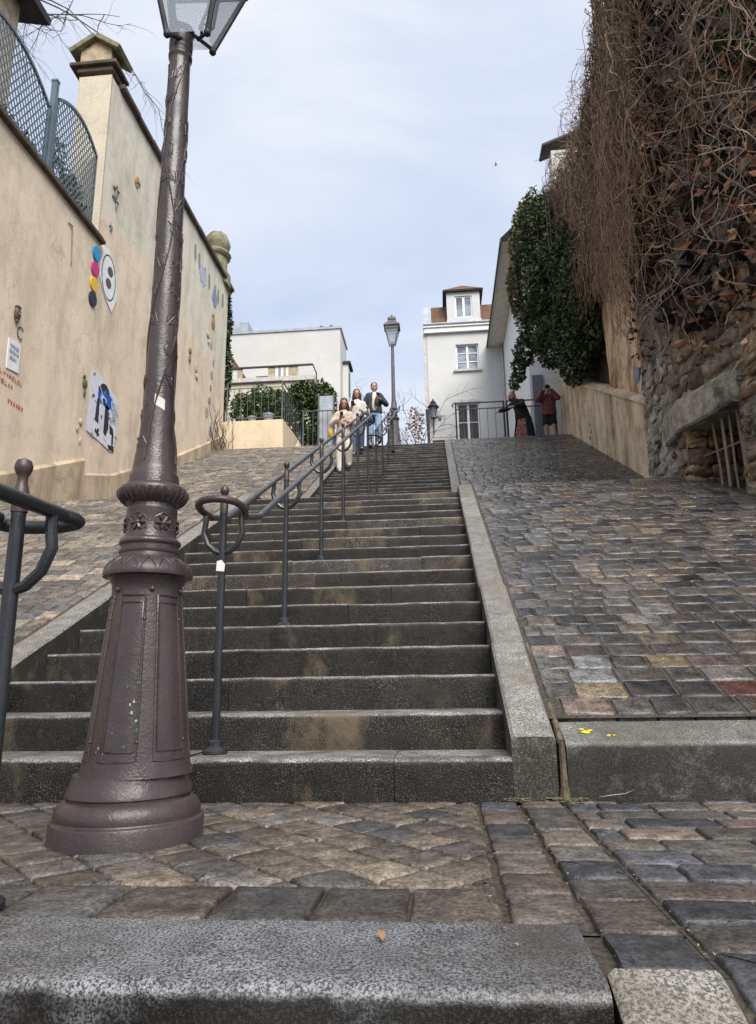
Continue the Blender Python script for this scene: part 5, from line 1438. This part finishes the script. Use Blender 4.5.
wall_with_holes(m, -.2, 3.2, 6.9, 15.12, 25, [W1, W2], .16)
m.box(-.2, 3.2, 25.2, 31, 6.9, 15.1)
m.build('wall', MAT['house'], wh, smooth=False)
m = MB(); m.box(-.36, -.205, 25.02, 31, 11.6, 15.1); m.build('side_return', MAT['sill'], wh, smooth=False)
m = MB(); m.box(-.3, 3.2, 24.86, 24.996, 15.06, 15.28); m.box(-.34, 3.2, 24.80, 24.99, 15.285, 15.36); m.build('cornice', MAT['white'], wh, smooth=False)
m = MB(); m.tube([(-.34, 24.82, 15.42), (3.0, 24.82, 15.42)], .07, 8); m.box(-.30, 3.1, 24.86, 25.3, 15.37, 15.5); m.build('gutter', MAT['zinc'], wh)
m = MB(); m.poly([(.02, 25.0, 15.5), (3.6, 25.0, 15.5), (3.6, 25.75, 16.75), (.02, 25.75, 16.75)]); m.poly([(.02, 25.75, 16.75), (3.6, 25.75, 16.75), (3.6, 29, 17.0), (.02, 29, 17.0)]); m.poly([(.02, 25.0, 15.5), (.02, 25.75, 16.75), (.02, 29, 17.0), (.02, 29, 15.5)])
m.build('roof', MAT['rooftile'], wh, smooth=False)
m = MB(); m.box(-.33, .0, 24.95, 26.5, 15.5, 16.35); m.build('party_wall', MAT['zinc'], wh, smooth=False)
dm = MB(); wall_with_holes(dm, .72, 2.16, 15.53, 17.0, 24.95, [(1.08, 1.82, 15.75, 16.78)], .10); dm.poly([(.72, 24.95, 15.5), (.72, 24.95, 17.0), (.72, 26.4, 17.0), (.72, 26.4, 15.5)]); dm.poly([(2.16, 24.95, 15.5), (2.16, 26.4, 15.5), (2.16, 26.4, 17.0), (2.16, 24.95, 17.0)])
do = dm.build('dormer', MAT['house'], wh, smooth=False)
m = MB(); ap = (1.44, 25.5, 17.62)
c4 = [(.56, 24.78, 17.02), (2.32, 24.78, 17.02), (2.32, 26.6, 17.02), (.56, 26.6, 17.02)]
for k in range(4): m.poly([c4[k], c4[(k + 1) % 4], ap])
m.poly(c4[::-1]); m.build('dormer_roof', MAT['rooftile'], do, smooth=False)
m = MB(); m.box(.58, 2.30, 24.80, 26.6, 16.97, 17.015); m.build('eave', MAT['roofdark'], do, smooth=False)
def window(parent, a, b2, c, d, y, pane, bars=1):
    f = MB(); t = .06
    f.box(a, b2, y, y + .05, c, c + t); f.box(a, b2, y, y + .05, d - t, d); f.box(a, a + t, y + .001, y + .051, c + t, d - t); f.box(b2 - t, b2, y + .001, y + .051, c + t, d - t)
    xm = (a + b2) / 2; f.box(xm - .045, xm + .045, y - .004, y + .046, c + t, d - t)
    for k in range(1, bars + 1):
        zz = c + (d - c) * k / (bars + 1); f.box(a + t, xm - .045, y + .004, y + .044, zz - .015, zz + .015); f.box(xm + .045, b2 - t, y + .004, y + .044, zz - .015, zz + .015)
    fo = f.build('window', MAT['white'], parent, smooth=False)
    g = MB(); g.poly([(a + t, y + .03, c + t), (b2 - t, y + .03, c + t), (b2 - t, y + .03, d - t), (a + t, y + .03, d - t)]); g.build('pane', pane, fo, smooth=False)
    return fo
window(wh, 1.03, 2.0, 13.32, 14.5, 25.10, MAT['pane'], 2)
m = MB(); m.box(.9, 2.12, 24.9, 24.997, 13.22, 13.315); m.build('window_sill', MAT['sill'], wh, smooth=False)
window(wh, .97, 1.9, 9.25, 11.8, 25.10, MAT['pane_dark'], 2)
m = MB(); m.box(.9, 1.98, 24.93, 24.997, 11.81, 11.93); m.build('lintel', MAT['sill'], wh, smooth=False)
f = MB(); f.box(1.08, 1.82, 25.0, 25.04, 15.75, 15.81); f.box(1.08, 1.82, 25.0, 25.04, 16.72, 16.78); f.box(1.08, 1.14, 25.001, 25.041, 15.81, 16.72); f.box(1.76, 1.82, 25.001, 25.041, 15.81, 16.72); f.box(1.40, 1.50, 24.997, 25.037, 15.81, 16.72)
dw = f.build('window', MAT['white'], do, smooth=False)
g = MB(); g.poly([(1.1, 25.03, 15.78), (1.8, 25.03, 15.78), (1.8, 25.03, 16.75), (1.1, 25.03, 16.75)]); g.build('dormer_pane', MAT['pane'], do, smooth=False)
m = MB(); m.box(.70, 2.2, 24.86, 24.945, 15.50, 15.60); m.build('dormer_sill', MAT['zinc'], do, smooth=False)
m = MB(); m.tube([(2.98, 24.93, 14.6), (2.97, 24.93, 11), (2.96, 24.93, 7)], .045, 8); m.build('downpipe', MAT['sill'], wh)
m = MB(); m.box(-.1, .95, 24.97, 24.996, 10.12, 10.18); m.build('string_course', MAT['roofdark'], wh, smooth=False)
rebase(wh)
wl = thing('wall_lantern', 'black lantern on a bracket fixed to the left end of the white house', 'wall lamp', (-.03, 24.8, 10.6))
m = MB(); m.tube([(0, .19, -.05), (0, .02, 0), (0, 0, .5)], .028, 8); m.build('bracket', MAT['frame_black'], wl)
m = MB(); m.tube([(.04, .18, .62), (.3, .19, .62)], .03, 6); m.box(.22, .34, .12, .19, .52, .68); m.build('wall_plate', MAT['greydoor'], wl)
m = MB()
for a in range(4):
    t = math.pi / 4 + a * math.pi / 2; m.tube([(.11 * math.cos(t), .11 * math.sin(t), .5), (.21 * math.cos(t), .21 * math.sin(t), .98)], .014, 5)
m.lathe([(.12, .49), (.12, .51)], seg=4); m.lathe([(.25, .97), (.25, 1.0), (.15, 1.12), (.12, 1.14), (.13, 1.2), (.04, 1.3), (.02, 1.36)], seg=8); m.build('lantern_frame', MAT['frame_black'], wl, smooth=False)
m = MB(); m.lathe([(.1, .51), (.195, .97)], seg=4); m.build('lantern_glass', MAT['glass'], wl, smooth=False)

sh2 = thing('side_house', 'white house along the right with a deep beige eave soffit', 'house', (4.5, 21, 7))
m = MB(); m.box(3.05, 8, 18.0, 24.9, 6.9, 14.3); m.build('wall', MAT['house'], sh2, smooth=False); sh2.children[0].data.materials[0] = MAT['house_c']
m = MB(); m.poly([(2.38, 17.6, 14.32), (2.38, 25.6, 14.32), (3.1, 25.6, 14.32), (3.1, 17.6, 14.32)]); m.box(3.1, 8, 17.6, 25.6, 14.305, 14.4)
m.poly([(2.38, 17.6, 14.32), (3.1, 17.6, 14.32), (5.4, 17.6, 17.2), (5.4, 17.6, 14.4), (3.1, 17.6, 14.31)][:4]); m.build('soffit', MAT['soffit'], sh2, smooth=False)
m = MB(); m.poly([(2.34, 17.5, 14.40), (5.4, 17.5, 17.4), (5.4, 25.7, 17.4), (2.34, 25.7, 14.40)]); m.box(2.34, 2.376, 17.5, 25.7, 14.25, 14.40); m.build('roof', MAT['roofdark'], sh2, smooth=False)
m = MB(); m.box(3.12, 3.46, 17.94, 17.995, 7.1, 9.75); m.build('door', MAT['greydoor'], sh2, smooth=False)
rebase(sh2)

# fence at the top right
fr1 = thing('iron_fence', 'black iron guard rail across the top of the right ramp', 'fence', (.65, 17.2, ZU))
def frun(x0, x1, hook):
    z1, z2, z3 = 8.62, 8.42, 7.22; y = 17.2; m = MB()
    m.tube(([(x0 - .06, y, z1 - .12), (x0 - .1, y, z1 - .06), (x0 - .06, y, z1 - .005)] if hook else []) + [(x0, y, z1), (x1, y, z1)], .024, 8); m.build('rail', MAT['fence'], fr1)
    for z_ in (z2, z3): m = MB(); m.tube([(x0, y, z_), (x1, y, z_)], .02, 8); m.build('rail', MAT['fence'], fr1)
    n = round((x1 - x0) / .225)
    for k in range(1, n):
        b = MB(); x = x0 + (x1 - x0) * k / n; b.tube([(x, y, z3), (x, y, z2)], .0095, 6); b.build('bar', MAT['fence'], fr1)
frun(.65, 2.08, True); frun(2.2, 3.62, False)
for x, r_ in ((.66, .024), (2.1, .03), (2.19, .03), (3.62, .026)):
    m = MB(); m.tube([(x, 17.2, ZU - .05), (x, 17.2, 8.63)], r_, 8); m.build('post', MAT['rail'], fr1)
rebase(fr1)

# ================================================================== PEOPLE
def eval_mesh(name, verts, edges, radii, sub=1, root=0, extra=None, voxel=None, smooth_it=0):
    me = bpy.data.meshes.new(name); me.from_pydata(verts, edges, []); me.update()
    o = bpy.data.objects.new(name, me); COL.objects.link(o)
    sk = o.modifiers.new('s', 'SKIN'); sk.use_smooth_shade = True
    sv = me.skin_vertices[0].data
    for k, r_ in enumerate(radii):
        sv[k].radius = (r_, r_) if isinstance(r_, (int, float)) else r_; sv[k].use_root = (k == root)
    if sub:
        sb = o.modifiers.new('u', 'SUBSURF'); sb.levels = sub; sb.render_levels = sub
    dg = bpy.context.evaluated_depsgraph_get(); dg.update()
    out = bpy.data.meshes.new_from_object(o.evaluated_get(dg))
    bpy.data.objects.remove(o); bpy.data.meshes.remove(me)
    if extra or voxel:
        bm = bmesh.new(); bm.from_mesh(out)
        if extra: extra(bm)
        bm.to_mesh(out); bm.free()
        if voxel:
            o = bpy.data.objects.new(name, out); COL.objects.link(o)
            rm = o.modifiers.new('r', 'REMESH'); rm.mode = 'VOXEL'; rm.voxel_size = voxel; rm.use_smooth_shade = True
            if smooth_it:
                sm = o.modifiers.new('sm', 'SMOOTH'); sm.factor = .5; sm.iterations = smooth_it
            dg = bpy.context.evaluated_depsgraph_get(); dg.update()
            o2 = bpy.data.meshes.new_from_object(o.evaluated_get(dg))
            bpy.data.objects.remove(o); bpy.data.meshes.remove(out); out = o2
    out.name = name
    return out
def cloth_shell(name, torso, limbs, sc, voxel=.012, it=2):
    "union of a torso of elliptical rings and rounded limb tubes, welded into one surface"
    m = MB(); seg = 16; rings = []
    for (p, rx_, ry_) in torso:
        p = Vector(p) * sc
        rings.append([m.vert((p.x + rx_ * sc * math.cos(t), p.y + ry_ * sc * math.sin(t), p.z)) for t in [2 * math.pi * j / seg for j in range(seg)]])
    for A, B in zip(rings, rings[1:]):
        for j in range(seg): m.face(A[j], A[(j + 1) % seg], B[(j + 1) % seg], B[j])
    if rings: m.face(*rings[0][::-1]); m.face(*rings[-1])
    for pts, rr in limbs:
        for (p, r0), (q, r1) in zip(list(zip(pts, rr)), list(zip(pts, rr))[1:]):
            p, q = Vector(p) * sc, Vector(q) * sc
            m.tube([p, p.lerp(q, .5), q], [r0 * sc, (r0 + r1) / 2 * sc, r1 * sc], 12)
        for p, r_ in list(zip(pts, rr))[:-1]: m.ball(Vector(p) * sc, r_ * sc * .99, seg=12, rings=8)
    me = bpy.data.meshes.new(name); me.from_pydata(m.v, [], m.f); me.update()
    bm = bmesh.new(); bm.from_mesh(me); bmesh.ops.recalc_face_normals(bm, faces=bm.faces); bm.to_mesh(me); bm.free()
    o = bpy.data.objects.new(name, me); COL.objects.link(o)
    rm = o.modifiers.new('r', 'REMESH'); rm.mode = 'VOXEL'; rm.voxel_size = voxel * sc
    sm = o.modifiers.new('sm', 'SMOOTH'); sm.factor = .5; sm.iterations = it
    dg = bpy.context.evaluated_depsgraph_get(); dg.update()
    out = bpy.data.meshes.new_from_object(o.evaluated_get(dg)); bpy.data.objects.remove(o); bpy.data.meshes.remove(me); out.name = name
    return out
def link_mesh(name, me, mat, parent):
    o = bpy.data.objects.new(name, me); COL.objects.link(o); me.materials.clear(); me.materials.append(mat)
    me.polygons.foreach_set('use_smooth', [True] * len(me.polygons)); o.parent = parent; return o
def cmat(name, col, pat=None, rough=.9):
    m, nt, b = new_mat(name); co = lobj(nt)
    c = mix(nt, ramp(nt, noise(nt, co, 9, 4), ((.3, .82), (.7, 1.15))), col, 1, 'MULTIPLY')
    if pat: c = mix(nt, c, pat, ramp(nt, noise(nt, co, 16, 2), ((.5, 0), (.58, .85))))
    nt.links.new(c, b.inputs['Base Color']); b.inputs['Roughness'].default_value = rough
    bump(nt, b, noise(nt, co, 35, 4), .5, .012); return m

def person(label, loc, rz, H, pose, top, bottom, shoes, hair, skirt=None, group=None):
    """built facing -y at 1.70 m, scaled to H; pose gives elbows, wrists, knees, feet, lean"""
    root = thing('person', label, 'person', loc, rz, group)
    lean = pose.get('lean', (0, 0)); hx = pose.get('head', (0, -.02, 0))
    sc = H / 1.70
    def up(x, y, z):       # torso lean grows with height
        f = max(0, (z - .95)) / .6; return Vector((x + lean[0] * f, y + lean[1] * f, z - .12 * abs(f) * (abs(lean[0]) + abs(lean[1]))))
    pel = Vector((0, 0, .95)); sp = up(0, 0, 1.12); ch = up(0, .0, 1.32); nk = up(0, .0, 1.46); nk2 = up(hx[0] * .4, hx[1] * .4 - .01, 1.53); hd = up(hx[0], hx[1], 1.615)
    S = {1: up(.165, 0, 1.40), -1: up(-.165, 0, 1.40)}
    V, E, Rr = [], [], []
    def add(p, r_, par=None):
        V.append(tuple(Vector(p) * sc)); Rr.append(tuple(q * sc for q in r_) if isinstance(r_, tuple) else r_ * sc); k = len(V) - 1
        if par is not None: E.append((par, k))
        return k
    ip = add(pel, (.145, .10)); isp = add(sp, (.125, .09), ip); ic = add(ch, (.15, .10), isp); ink = add(nk, (.055, .055), ic); ih = add(nk2, (.05, .05), ink)
    hands = {}
    for s in (1, -1):
        e = up(*pose['elbow'][s]); w_ = up(*pose['wrist'][s])
        a = add(S[s], .058, ic); b2 = add(e, .042, a); c = add(w_, .028, b2)
        d = (w_ - e).normalized(); palm = w_ + d * .05
        side = d.cross(Vector((0, 1, .2))).normalized()
        pk = add(palm, (.036, .022), c); hands[s] = (palm, d, side)
        curl = Vector((-s * .3, -.2, -.25))
        for q, L in ((-.027, .07), (-.009, .082), (.009, .078), (.027, .06)):
            r0 = palm + d * .035 + side * q; m1 = r0 + d * L * .5 + curl * .008; m2 = m1 + d * L * .35 + curl * .06
            i0 = add(r0, .010, pk); i1 = add(m1, .009, i0); add(m2, .0075, i1)
        t0 = palm - d * .01 + side * .034; t1 = t0 + side * .025 + d * .03
        i0 = add(t0, .012, pk); add(t1, .009, i0)
    for s in (1, -1):
        k_, an = Vector(pose['knee'][s]), Vector(pose['ankle'][s])
        h_ = add((.085 * s, 0, .90), .085, ip); kk = add(k_, .056, h_); aa = add(an, .038, kk); add(an + Vector((0.01 * s, -.13, -.055)), (.035, .028), aa)
    def head(bm):
        c = hd * sc
        pitch = pose.get('nod', 0); yaw = pose.get('yaw', 0)
        Mx = Matrix.Translation(c) @ Matrix.Rotation(yaw, 4, 'Z') @ Matrix.Rotation(pitch, 4, 'X')
        def ell_(p, r_):
            bmesh.ops.create_uvsphere(bm, u_segments=16, v_segments=12, radius=1, matrix=Mx @ Matrix.Translation(Vector(p) * sc) @ Matrix.Diagonal((r_[0] * sc, r_[1] * sc, r_[2] * sc, 1)))
        ell_((0, .005, .02), (.076, .092, .095)); ell_((0, -.02, -.045), (.058, .066, .065)); ell_((0, -.062, -.085), (.026, .022, .022))
        ell_((0, -.098, -.018), (.013, .022, .025)); ell_((.078, .01, -.01), (.012, .02, .03)); ell_((-.078, .01, -.01), (.012, .02, .03)); ell_((0, -.084, -.058), (.026, .012, .010))
    body = eval_mesh('body', V, E, Rr, 1, 0, head, .0085 * sc, 2)
    bo = link_mesh('body', body, MAT['skin'], root)
    # eyes
    pitch = pose.get('nod', 0); yaw = pose.get('yaw', 0)
    Mx = Matrix.Translation(hd * sc) @ Matrix.Rotation(yaw, 4, 'Z') @ Matrix.Rotation(pitch, 4, 'X')
    m = MB()
    for s in (1, -1):
        p = Mx @ (Vector((.032 * s, -.083, .012)) * sc); m.ball(p, .013 * sc, .009 * sc, .009 * sc, 8, 6)
    m.build('eyes', MAT['black'], root)
    # hair
    m = MB()
    hm, hl = hair
    bmh = bmesh.new()
    def hell(p, r_, j=.0):
        bmesh.ops.create_uvsphere(bmh, u_segments=18, v_segments=12, radius=1, matrix=Mx @ Matrix.Translation(Vector(p) * sc) @ Matrix.Diagonal((r_[0] * sc, r_[1] * sc, r_[2] * sc, 1)))
    hell((0, .022, .045), (.086, .092, .085)); hell((0, .04, .0), (.084, .075, .09))
    if hl > 0:
        for s in (1, -1):
            hell((.072 * s, .0, -.05), (.03, .055, .10)); hell((.082 * s, -.01, -.05 - hl * .5), (.036, .05, .07 + hl * .42))
        hell((0, .07, -.08 - hl * .3), (.09, .045, .1 + hl * .5))
    for v in bmh.verts: v.co += Vector((rng.gauss(0, .0035), rng.gauss(0, .0035), rng.gauss(0, .003)))
    hme = bpy.data.meshes.new('hair'); bmh.to_mesh(hme); bmh.free(); link_mesh('hair', hme, hm, root)
    # top
    tm, tw, tl, open_ = top
    limbs = []
    for s in (1, -1):
        e = up(*pose['elbow'][s]); w_ = up(*pose['wrist'][s])
        limbs.append(([S[s] + Vector((-.03 * s, 0, -.02)), e, w_ - (w_ - e).normalized() * .01], [.075 * tw, .06 * tw, .046 * tw]))
    zs = [(pel + Vector((0, 0, tl)), .165, .13), (pel.lerp(sp, .3) + Vector((0, 0, tl * .5)), .168, .132), (sp, .155, .12), (up(0, 0, 1.25), .17, .125), (up(0, 0, 1.36), .175, .115), (up(0, 0, 1.43), .125, .09), (up(0, -.005, 1.475), .066, .064)]
    link_mesh('top', cloth_shell('top', [(p, a * tw, b2 * tw) for p, a, b2 in zs], limbs, sc), tm, root)
    if open_:
        ty = -.105 * tw
        link_mesh('shirt', cloth_shell('shirt', [(up(0, ty + .02, .93), .07, .05), (up(0, ty, 1.1), .07, .05), (up(0, ty, 1.3), .062, .045), (up(0, ty + .035, 1.44), .05, .04)], [], sc), open_, root)
    # bottom
    bmx, bwid, cut = bottom
    limbs = []
    for s in (1, -1):
        k_, an = Vector(pose['knee'][s]), Vector(pose['ankle'][s]); hp = Vector((.085 * s, 0, .87))
        if cut < 1: limbs.append(([hp, hp.lerp(k_, cut)], [.098, .09 * bwid]))
        else: limbs.append(([hp, k_, an + Vector((0, 0, -.01))], [.098, .075 * bwid, .064 * bwid]))
    link_mesh('trousers', cloth_shell('trousers', [(pel + Vector((0, 0, -.12)), .155, .115), (pel, .165, .125), (pel + Vector((0, 0, .10)), .148, .112)], limbs, sc), bmx, root)
    if skirt:
        m = MB(); n = 20; rings = []
        for z, rr in ((1.0, .15), (.8, .19), (.55, .24), (.3, .29), (skirt[1], .33)):
            k0 = Vector((lean[0] * 0, 0, 0))
            rings.append([m.vert(Vector(((rr * (1 + .10 * math.sin(5 * t)) * math.cos(t)), rr * .75 * (1 + .10 * math.sin(5 * t)) * math.sin(t), z)) * sc) for t in [2 * math.pi * j / n for j in range(n)]])
        for A, B in zip(rings, rings[1:]):
            for j in range(n): m.face(A[j], A[(j + 1) % n], B[(j + 1) % n], B[j])
        m.build('skirt', skirt[0], root)
    # shoes
    sm_, boot = shoes
    for s in (1, -1):
        an = Vector(pose['ankle'][s])
        V, E, Rr = [], [], []
        a = add(an + Vector((0, .015, boot)), .052 if boot > .03 else .045); b2 = add(an + Vector((0, .02, -.045)), .047, a); c = add(an + Vector((.01 * s, -.08, -.06)), (.046, .034), b2); add(an + Vector((.012 * s, -.16, -.065)), (.036, .026), c)
        link_mesh('shoe', eval_mesh('shoe', V, E, Rr, 1), sm_, root)
    return root, {s: (Matrix.Translation(loc) @ Matrix.Rotation(rz, 4, 'Z')) @ (hands[s][0] * sc) for s in hands}

CREAM = cmat('CreamFleece', (.60, .53, .45), (.52, .36, .28)); CREAMP = cmat('CreamTrousers', (.60, .57, .52)); WHITEK = cmat('WhiteKnit', (.60, .59, .57))
NAVY = cmat('NavyJacket', (.035, .045, .065)); TEE = cmat('CreamTee', (.74, .68, .56)); JEAN = cmat('LightJeans', (.20, .31, .47), (.30, .42, .56)); DJEAN = cmat('DarkJeans', (.07, .10, .16))
COATK = cmat('BlackCoat', (.015, .015, .018)); REDP = cmat('RedPattern', (.20, .045, .05), (.42, .24, .23)); REDJ = cmat('RedJacket', (.15, .045, .055), (.25, .10, .105)); BLK = cmat('BlackShorts', (.02, .02, .022)); GREYL = cmat('GreyBoots', (.24, .25, .29), (.34, .35, .38))
SHOE = cmat('WhiteShoe', (.70, .68, .64)); DSHOE = cmat('DarkShoe', (.05, .045, .045)); BROWNH = cmat('BrownHair', (.055, .028, .018), None, .5); DARKH = cmat('DarkHair', (.025, .018, .014), None, .5); AUB = cmat('AuburnHair', (.26, .085, .05), None, .6)
def phone(name, label, p, size=(.036, .006, .075), mat=None, rot=(0.5, 0, 0), cat='phone'):
    m = MB(); m.box(-size[0], size[0], -size[1], size[1], -size[2], size[2]); o = m.build(name, mat or MAT['black'], smooth=False, bevel=.004); o.location = p; o.rotation_euler = rot; tag(o, label, cat); return o

def ft(y): return ZL + R2_ * (1 + math.floor((y - Y2) / T2))
# woman in the cream jacket, walking down
y = 12.08
wz = ft(y - .13)
w1, h1 = person('woman in cream fleece jacket and wide cream trousers looking at her phone on the steps', (-2.06, y, wz), R(8), 1.74,
    dict(lean=(0, -.05), head=(0, -.06, 0), nod=.42, elbow={1: (.27, -.02, 1.15), -1: (-.28, -.02, 1.15)}, wrist={1: (.10, -.20, 1.14), -1: (-.10, -.22, 1.20)},
         knee={1: (.10, -.10, .55), -1: (-.09, -.05, .50)}, ankle={1: (.10, .05, .26), -1: (-.09, -.10, .085)}), (CREAM, 1.08, -.12, None), (CREAMP, 1.2, 1), (SHOE, .0), (BROWNH, .18))
phone('phone', 'dark phone held by the woman in the cream jacket', h1[-1] + Vector((.02, -.05, .05)))
m = MB(); m.ball((0, 0, 0), .07, .11, .14, 12, 8); m.tube([(0, -.05, .12), (.02, -.04, .35), (.05, .02, .5)], .008, 5); o = m.build('handbag', cmat('YellowBag', (.60, .38, .06))); o.location = (-2.36, y - .04, wz + .95); tag(o, 'mustard yellow handbag at the hip of the woman in the cream jacket', 'handbag')
# woman in white sweater behind
y = 14.4; wz = ft(y - .1)
w2, h2 = person('woman in white sweater and dark jeans walking between two other people', (-2.03, y, wz), R(10), 1.84,
    dict(lean=(0, -.03), head=(-.01, -.05, 0), nod=.3, elbow={1: (.25, .0, 1.14), -1: (-.25, -.03, 1.16)}, wrist={1: (.12, -.2, 1.12), -1: (-.14, -.22, 1.22)},
         knee={1: (.10, -.10, .54), -1: (-.09, -.03, .49)}, ankle={1: (.10, .0, .25), -1: (-.09, -.05, .085)}), (WHITEK, 1.08, -.02, None), (DJEAN, 1.0, 1), (DSHOE, .0), (BROWNH, .2))
phone('phone', 'black phone in the hands of the woman in the white sweater', h2[-1] + Vector((-.0, -.05, .04)), (.045, .02, .06))
m = MB(); m.ball((0, 0, 0), .14, .07, .10, 12, 8); m.tube([(-.1, 0, .08), (-.12, .02, .3), (-.06, .05, .48)], .009, 5); o = m.build('shoulder_bag', cmat('NavyBag', (.025, .03, .06))); o.location = (-1.74, y - .08, wz + 1.0); tag(o, 'navy shoulder bag of the woman in the white sweater', 'handbag')
# man in jeans
y = 15.6; wz = ft(y - .1)
m1, h3 = person('man in open navy jacket and light blue jeans coming down from the top step', (-1.68, y, wz), R(8), 1.92,
    dict(lean=(0, -.01), head=(0, -.02, 0), nod=.05, elbow={1: (.30, .0, 1.16), -1: (-.28, .03, 1.13)}, wrist={1: (.13, -.2, 1.22), -1: (-.20, -.14, .98)},
         knee={1: (.10, -.06, .52), -1: (-.10, -.05, .50)}, ankle={1: (.11, .02, .2), -1: (-.10, -.02, .085)}), (NAVY, 1.18, -.04, TEE), (JEAN, 1.15, 1), (DSHOE, .0), (DARKH, 0))
phone('phone', 'dark phone raised by the man in the navy jacket', h3[1] + Vector((-.01, -.05, .06)), (.04, .012, .08))
m = MB(); m.ball((0, 0, 0), .06, .06, .13, 10, 8); o = m.build('umbrella', cmat('DarkUmbrella', (.06, .035, .04))); o.location = h3[1] + Vector((-.06, -.02, -.12)); tag(o, 'short folded dark umbrella tucked under the raised hand of the man in jeans', 'umbrella')
# pair at the guard rail
p1, _ = person('person in long black coat and red patterned skirt leaning on the guard rail', (2.62, 16.82, ZU), R(-35), 1.76,
    dict(lean=(-.16, -.10), head=(-.06, -.05, 0), nod=.25, elbow={1: (.18, -.22, 1.18), -1: (-.36, -.10, 1.24)}, wrist={1: (-.02, -.34, 1.16), -1: (-.60, -.16, 1.22)},
         knee={1: (.11, -.02, .5), -1: (-.11, -.03, .5)}, ankle={1: (.12, .02, .085), -1: (-.14, .0, .085)}), (COATK, 1.2, -.12, None), (BLK, 1.1, 1), (DSHOE, .02), (AUB, .04), skirt=(REDP, .12))
m = MB(); n = 22; rings = []
for z, rr in ((1.35, .17), (1.1, .18), (.8, .22), (.5, .27), (.22, .31)):
    f = max(0, z - .95) / .6
    rings.append([m.vert((1.035 * ((rr + .02) * math.cos(t) - .16 * f), 1.035 * ((rr * .8 + .02) * math.sin(t) - .1 * f), z * 1.035)) for t in [R(-55) + R(270) * j / n for j in range(n + 1)]])
for A, B in zip(rings, rings[1:]):
    for j in range(n): m.face(A[j], A[j + 1], B[j + 1], B[j])
m.build('coat_skirt', COATK, p1)
p2, hh = person('person in maroon jacket and black shorts holding a camera up to the face', (3.36, 16.78, ZU), R(-12), 1.86,
    dict(lean=(0, .0), head=(0, -.02, 0), nod=.1, elbow={1: (.27, -.16, 1.27), -1: (-.27, -.16, 1.27)}, wrist={1: (.08, -.20, 1.52), -1: (-.08, -.20, 1.52)},
         knee={1: (.10, -.02, .5), -1: (-.10, -.02, .5)}, ankle={1: (.13, .0, .085), -1: (-.12, -.02, .085)}), (REDJ, 1.22, -.10, None), (BLK, 1.15, .75), (GREYL, .30), (DARKH, .0))
m = MB(); m.box(-.06, .06, -.025, .025, -.035, .035); m.tube([(0, -.02, 0), (0, -.07, 0)], .027, 12); o = m.build('camera_body', MAT['black'], smooth=False); o.location = (hh[1] + hh[-1]) / 2 + Vector((0, -.03, .03)); tag(o, 'small dark camera held up by the person in the maroon jacket', 'camera')
for o in list(bpy.data.objects):
    for k in ('_rb',):
        if k in o: del o[k]
